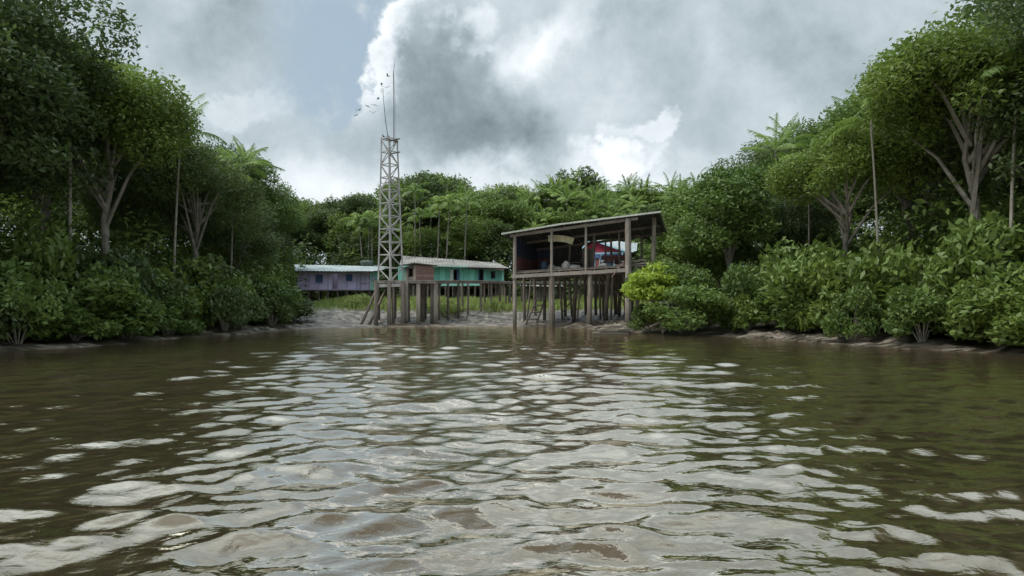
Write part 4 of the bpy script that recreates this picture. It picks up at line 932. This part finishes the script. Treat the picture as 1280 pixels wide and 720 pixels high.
MB().tube([c, c+up*.1, c+up*.42, c+up*.75, c+up*.85], [.24, .27, .29, .27, .23], 16).build('body', MAT['bluep'], o); MB().tube([c+up*.85, c+up*.9], [.20, .20], 16).build('lid', MAT['dark'], o)
lump('sack', onfloor(761, 1.4), (.22, .2, .2), 'bluep', 'small dull blue bundle on the shed floor right of the pale one', 'bundle', 5)
lump('sack', onfloor(690.5, 3.2), (.3, .3, .34), 'cloth', 'pale sack standing by the dark back wall, right of the blue barrel', 'sack', 6)
o = thing('table', onfloor(724, 3.4), 'low rough plank table at the foot of the grey partition', 'table'); c = ORG[o.name]
MB().beam(c+up*.62-fd*.55, c+up*.62+fd*.55, .6, .05).build('tabletop', MAT['deck'], o)
for q1, q2 in ((-.48, -.22), (.48, -.22), (-.48, .22), (.48, .22)): MB().beam(c+fd*q1+bd*q2, c+fd*q1+bd*q2+up*.6, .06, .06).build('leg', MAT['post'], o)
# planks stacked at the right end
for i, (pxa, pxb, bkk, z0, z1, wd, mt, lb) in enumerate(((775, 812, .3, .28, .36, .3, 'deck', 'pale plank lying on the right end of the shed floor, lowest of the pile'), (770, 809, .6, .36, .46, .26, 'brownb', 'brown plank in the pile at the right end of the shed floor'), (783, 806, .4, .50, .58, .28, 'pale', 'top plank of the pile at the right end of the shed floor'))):
    a = onfloor(pxa, bkk, z0); b_ = onfloor(pxb, bkk, z1); props(MB().beam(a, b_, wd, .07).build('plank', MAT[mt], None, org=a), lb, 'plank')
a = fp(765, 347)-bd*.25; b_ = fp(781, 326)-bd*.02; props(MB().beam(a, b_, .14, .04).build('plank', MAT['brownb'], None, org=a), 'short board leaning outwards across the floor beam beside the thick post', 'plank')
o = thing('bench', onfloor(766, 3.0), 'rough reddish wooden bench at the back of the shed', 'bench'); c = ORG[o.name]
MB().beam(c+up*.45-fd*.8, c+up*.45+fd*.8, .35, .06).build('seat', MAT['redw'], o)
for sg in (-.65, .65): MB().beam(c+fd*sg, c+fd*sg+up*.42, .3, .06, up=(1, 0, 0)).build('leg', MAT['redw'], o)
MB().beam(c+up*.8-fd*.8+bd*.2, c+up*.8+fd*.8+bd*.2, .04, .3).build('backrest', MAT['redw'], o)
# ladder below the shed
fa, fb = at(654.5, 407.5, 41.6), at(667.5, 408, 41.5); ha, hb2 = at(671, 374, 43.0), at(682, 372, 43.0); hb2.z += 0
o = thing('ladder', fa, 'short rustic two-rail ladder leaning on a stilt under the left of the shed', 'ladder')
MB().tube([fa-up*.2, ha], [.08, .065], 6).build('rail', MAT['dark'], o); MB().tube([fb-up*.2, hb2], [.08, .065], 6).build('rail', MAT['dark'], o)
for f in (.25, .5, .74, .93): MB().tube([fa.lerp(ha, f), fb.lerp(hb2, f)], .05, 5).build('rung', MAT['post'], o)
# raft of planks in the water
rc = at(764, 419, 0) if False else Vector(((763-640)/F*31.8, 31.8, 0))
o = thing('raft', rc, 'small half-sunk raft of weathered planks floating below the right corner of the shed', 'raft')
for k, dy in enumerate((-.35, 0, .35)):
    MB().tube([rc+Vector((-.95+.1*k, dy, .02)), rc+Vector((0, dy, .03)), rc+Vector((.85+.1*k, dy, .02))], [.09, .11, .09], 8, jit=.05).build('log', MAT['dark'], o)
for k in range(3): MB().beam(rc+Vector((-.6+.3*k, -.32+.3*k, .16)), rc+Vector((1.0, -.30+.3*k, .15)), .2, .04).build('plank', MAT['pale'], o)
MB().beam(rc+Vector((.35, -.2, .22)), rc+Vector((1.15, -.1, .25)), .3, .05).build('plank', MAT['pale'], o)

# ------------------------------------------------------------------ bush at the right of the shed
random.seed(3)
YB = shrub_mesh(71, 5200, .12, 'leafy', 1.25, .85); GB = shrub_mesh(72, 7000, .12, 'leafm', 1.9, 1.5)
TB = tree_mesh(73, 7.5, 2.6, 20000, .14, 'leafm', .30, nclump=46); TC = tree_mesh(74, 8.5, 2.2, 20000, .13, 'leafm', .25, nclump=40)
def put(px, py, Yd): q = at(px, py, Yd); return q
plant('bank_tree', TB, (897-640)/F*39.5, 39.5, .85, 'fresh green bushy tree pressing against the right end of the shed', 'tree', None)
plant('bank_tree', TC, (912-640)/F*35.0, 35.0, .98, 'darker bushy tree right of the shed, behind the yellow-green shrub', 'tree', None)
plant('bank_tree', TC, (866-640)/F*49, 49.0, 1.05, 'taller bushy tree behind the right end of the shed roof', 'tree', None)
plant('bank_tree', TB, (822-640)/F*50, 50, .62, 'bushy green tree seen through the open right bay of the shed', 'tree', None)
q = put(817, 361, 32.7); shrub(q.x, q.y, .98, 0, 'bright yellow-green shrub spilling over beside the right stilts of the shed', None, z=q.z-.55, meshes=YB)
def bush(px, py, Yd, sc, lab, ms, szz=None): q = put(px, py, Yd); return shrub(q.x, q.y, sc, 0, lab, None, z=q.z, meshes=ms, szz=szz)
bush(848, 376, 33.8, .8, 'green shrub between the yellow-green one and the right bank trees', GB)
bush(850, 410, 31.6, 1.0, 'green shrub trailing into the water right of the raft', GB, .8)
bush(811, 412, 32.6, .6, 'low green shrub at the water edge by the end of the raft', SH[0], .62)
bush(828, 413, 32.0, .62, 'low green shrub at the water edge below the yellow-green shrub', SH[1], .6)
bush(864, 352, 37.5, 1.0, 'mid green shrub above the yellow-green shrub', GB)
bush(796, 380, 36.0, .5, 'small dark shrub at the foot of the right stilts', SH[2], 1.0)
pole('fallen_branch', at(812, 409, 31.5), at(852, 391, 31.0), .06, 'post', 'bare fallen branch slanting out of the shrubs over the water', 'branch')
# dark root mass of the bank
# ------------------------------------------------------------------ weeds and grass on the bank
gp = []
W_ = []
for k in range(9000):
    x = rng.uniform(-15, 11); yd = rng.uniform(46, 60); dd = yd-41.3
    if rng.random() < np.clip((dd-5.5)/5, 0, 1)*1.0: W_.append((x, yd))
W_ = np.array(W_); z0 = ground_h(W_[:, 0], W_[:, 1]); V = []; tn = []
for (x, yd), z in zip(W_, z0):
    h = rng.uniform(.25, .75)*(.6+.6*(math.sin(x*1.3)*math.sin(yd*.9+x)*.5+.5))
    for b in range(5):
        a_ = rng.uniform(0, 6.28); bx, by = x+rng.normal()*.12, yd+rng.normal()*.12; w = .018; ex, ey = bx+math.cos(a_)*h*.35, by+math.sin(a_)*h*.35
        ca, sa = -math.sin(a_)*w, math.cos(a_)*w
        V += [(bx-ca, by-sa, z-.03), (bx+ca, by+sa, z-.03), ((bx+ex)/2+ca, (by+ey)/2+sa, z+h*.7), (ex, ey, z+h)]; tn.append(rng.uniform(0, 1))
props(link('grass', npmesh('grass', np.array(V), np.arange(len(V)).reshape(-1, 4), MAT['grass'], attr=tn)), 'rough yellow-green grass along the top of the mud bank', 'grass', None, 'stuff')
WM = shrub_mesh(81, 1500, .09, 'grass', 1.1, .8, .1)
for px, yd, sc, lb in ((556, 46.0, .95, 'straggly pale weed bush on the mud just right of the jetty'), (567, 47.2, .6, 'smaller weed bush beside the straggly one right of the jetty'), (531, 47.5, .45, 'small weed clump seen between the jetty posts'), (447, 49.5, .8, 'weed bush under the lilac house'), (441, 51, .7, 'darker weed bush left below the lilac house'), (613, 50.5, .4, 'small weed clump under the walkway by the teal house'), (479, 50, .5, 'weed clump between the leaning poles and the tower foot')):
    x = (px-640)/F*yd; shrub(x, yd, sc, 0, lb, None, meshes=WM)
for i, (px, yd, h) in enumerate(((654, 43.2, .7), (649, 44, .5), (583, 44.2, .6))):
    x = (px-640)/F*yd; z = gz(x, yd); a = Vector((x, yd, z-.2)); pole('stake', a, a+Vector((.05, 0, h+.2)), .03, 'dark', ['thin stake in the mud beside the short ladder', 'shorter thin stake in the mud left of the ladder', 'thin stake in the mud below the walkway'][i], 'stake')

# ------------------------------------------------------------------ birds
def bird(px, py, Yd, span, flap, head, label, perched=False):
    c = at(px, py, Yd); vs_ = []; fs_ = []
    # continuous body, wings and tail: a lofted spindle joined to two wing sheets with thickness
    prof = [(-.50, .012, 0), (-.36, .03, 0), (-.15, .075, 0), (.05, .09, .005), (.22, .06, .02), (.31, .045, .04), (.38, .03, .045), (.46, .006, .035)]
    n = 8
    for (y_, r_, z_) in prof:
        for k in range(n): t_ = 2*math.pi*k/n; vs_.append([math.cos(t_)*r_, y_, z_+math.sin(t_)*r_*.9])
    for i in range(len(prof)-1):
        for k in range(n): k2 = (k+1) % n; fs_.append((i*n+k, i*n+k2, (i+1)*n+k2, (i+1)*n+k))
    fs_.append(tuple(range(n))[::-1]); fs_.append(tuple((len(prof)-1)*n+k for k in range(n)))
    for sg in (-1, 1):
        st = [(.05, -.10, .16, 0), (.35, -.10, .20, flap*.5), (.70, -.16, .12, flap*.75), (1.0, -.24, -.10, flap*.6)]; b0 = len(vs_)
        for (x_, ya, yb, z_) in st: vs_ += [[sg*x_, ya, z_+.02], [sg*x_, yb, z_+.02], [sg*x_, yb, z_+.045], [sg*x_, ya, z_+.045]]
        for i in range(3):
            for k in range(4): k2 = (k+1) % 4; fs_.append((b0+i*4+k, b0+i*4+k2, b0+i*4+4+k2, b0+i*4+4+k))
        fs_.append((b0+12, b0+13, b0+14, b0+15))
    me = bpy.data.meshes.new('bird'); me.from_pydata([[a_*span*.5 for a_ in v_] for v_ in vs_], [], fs_); me.materials.append(MAT['bird']); me.update()
    o = link('bird', me, None, c); o.rotation_euler = (R(10), 0, head); props(o, label, 'bird', 'birds circling around the tower aerials'); return o
for (px, py, lb) in ((483.7, 93.5, 'highest black bird, flying just left of the tall aerial tip'), (476, 103.6, 'black bird flying just above the loop of the leaning aerial'), (481.3, 108.5, 'black bird flying between the two aerials'), (471.7, 121.6, 'black bird flying left of the leaning aerial, nearest below its loop'),
                     (467, 129.6, 'black bird flying left of the leaning aerial, in the middle of the flock'), (458, 131, 'black bird flying in the left half of the flock, third from the left'), (465.4, 140, 'lowest black bird on the right of the flock'), (447.5, 136.3, 'second bird from the left of the flock'), (444.5, 142.6, 'leftmost black bird, at the lower end of the flock')):
    bird(px, py, 46+random.uniform(-2, 2), .62, random.uniform(-.2, .5), random.uniform(-1.6, 1.6), lb)
bird(479, 170.3, TY, .6, .45, 1.2, 'black bird with spread wings perched on the left corner of the tower top')
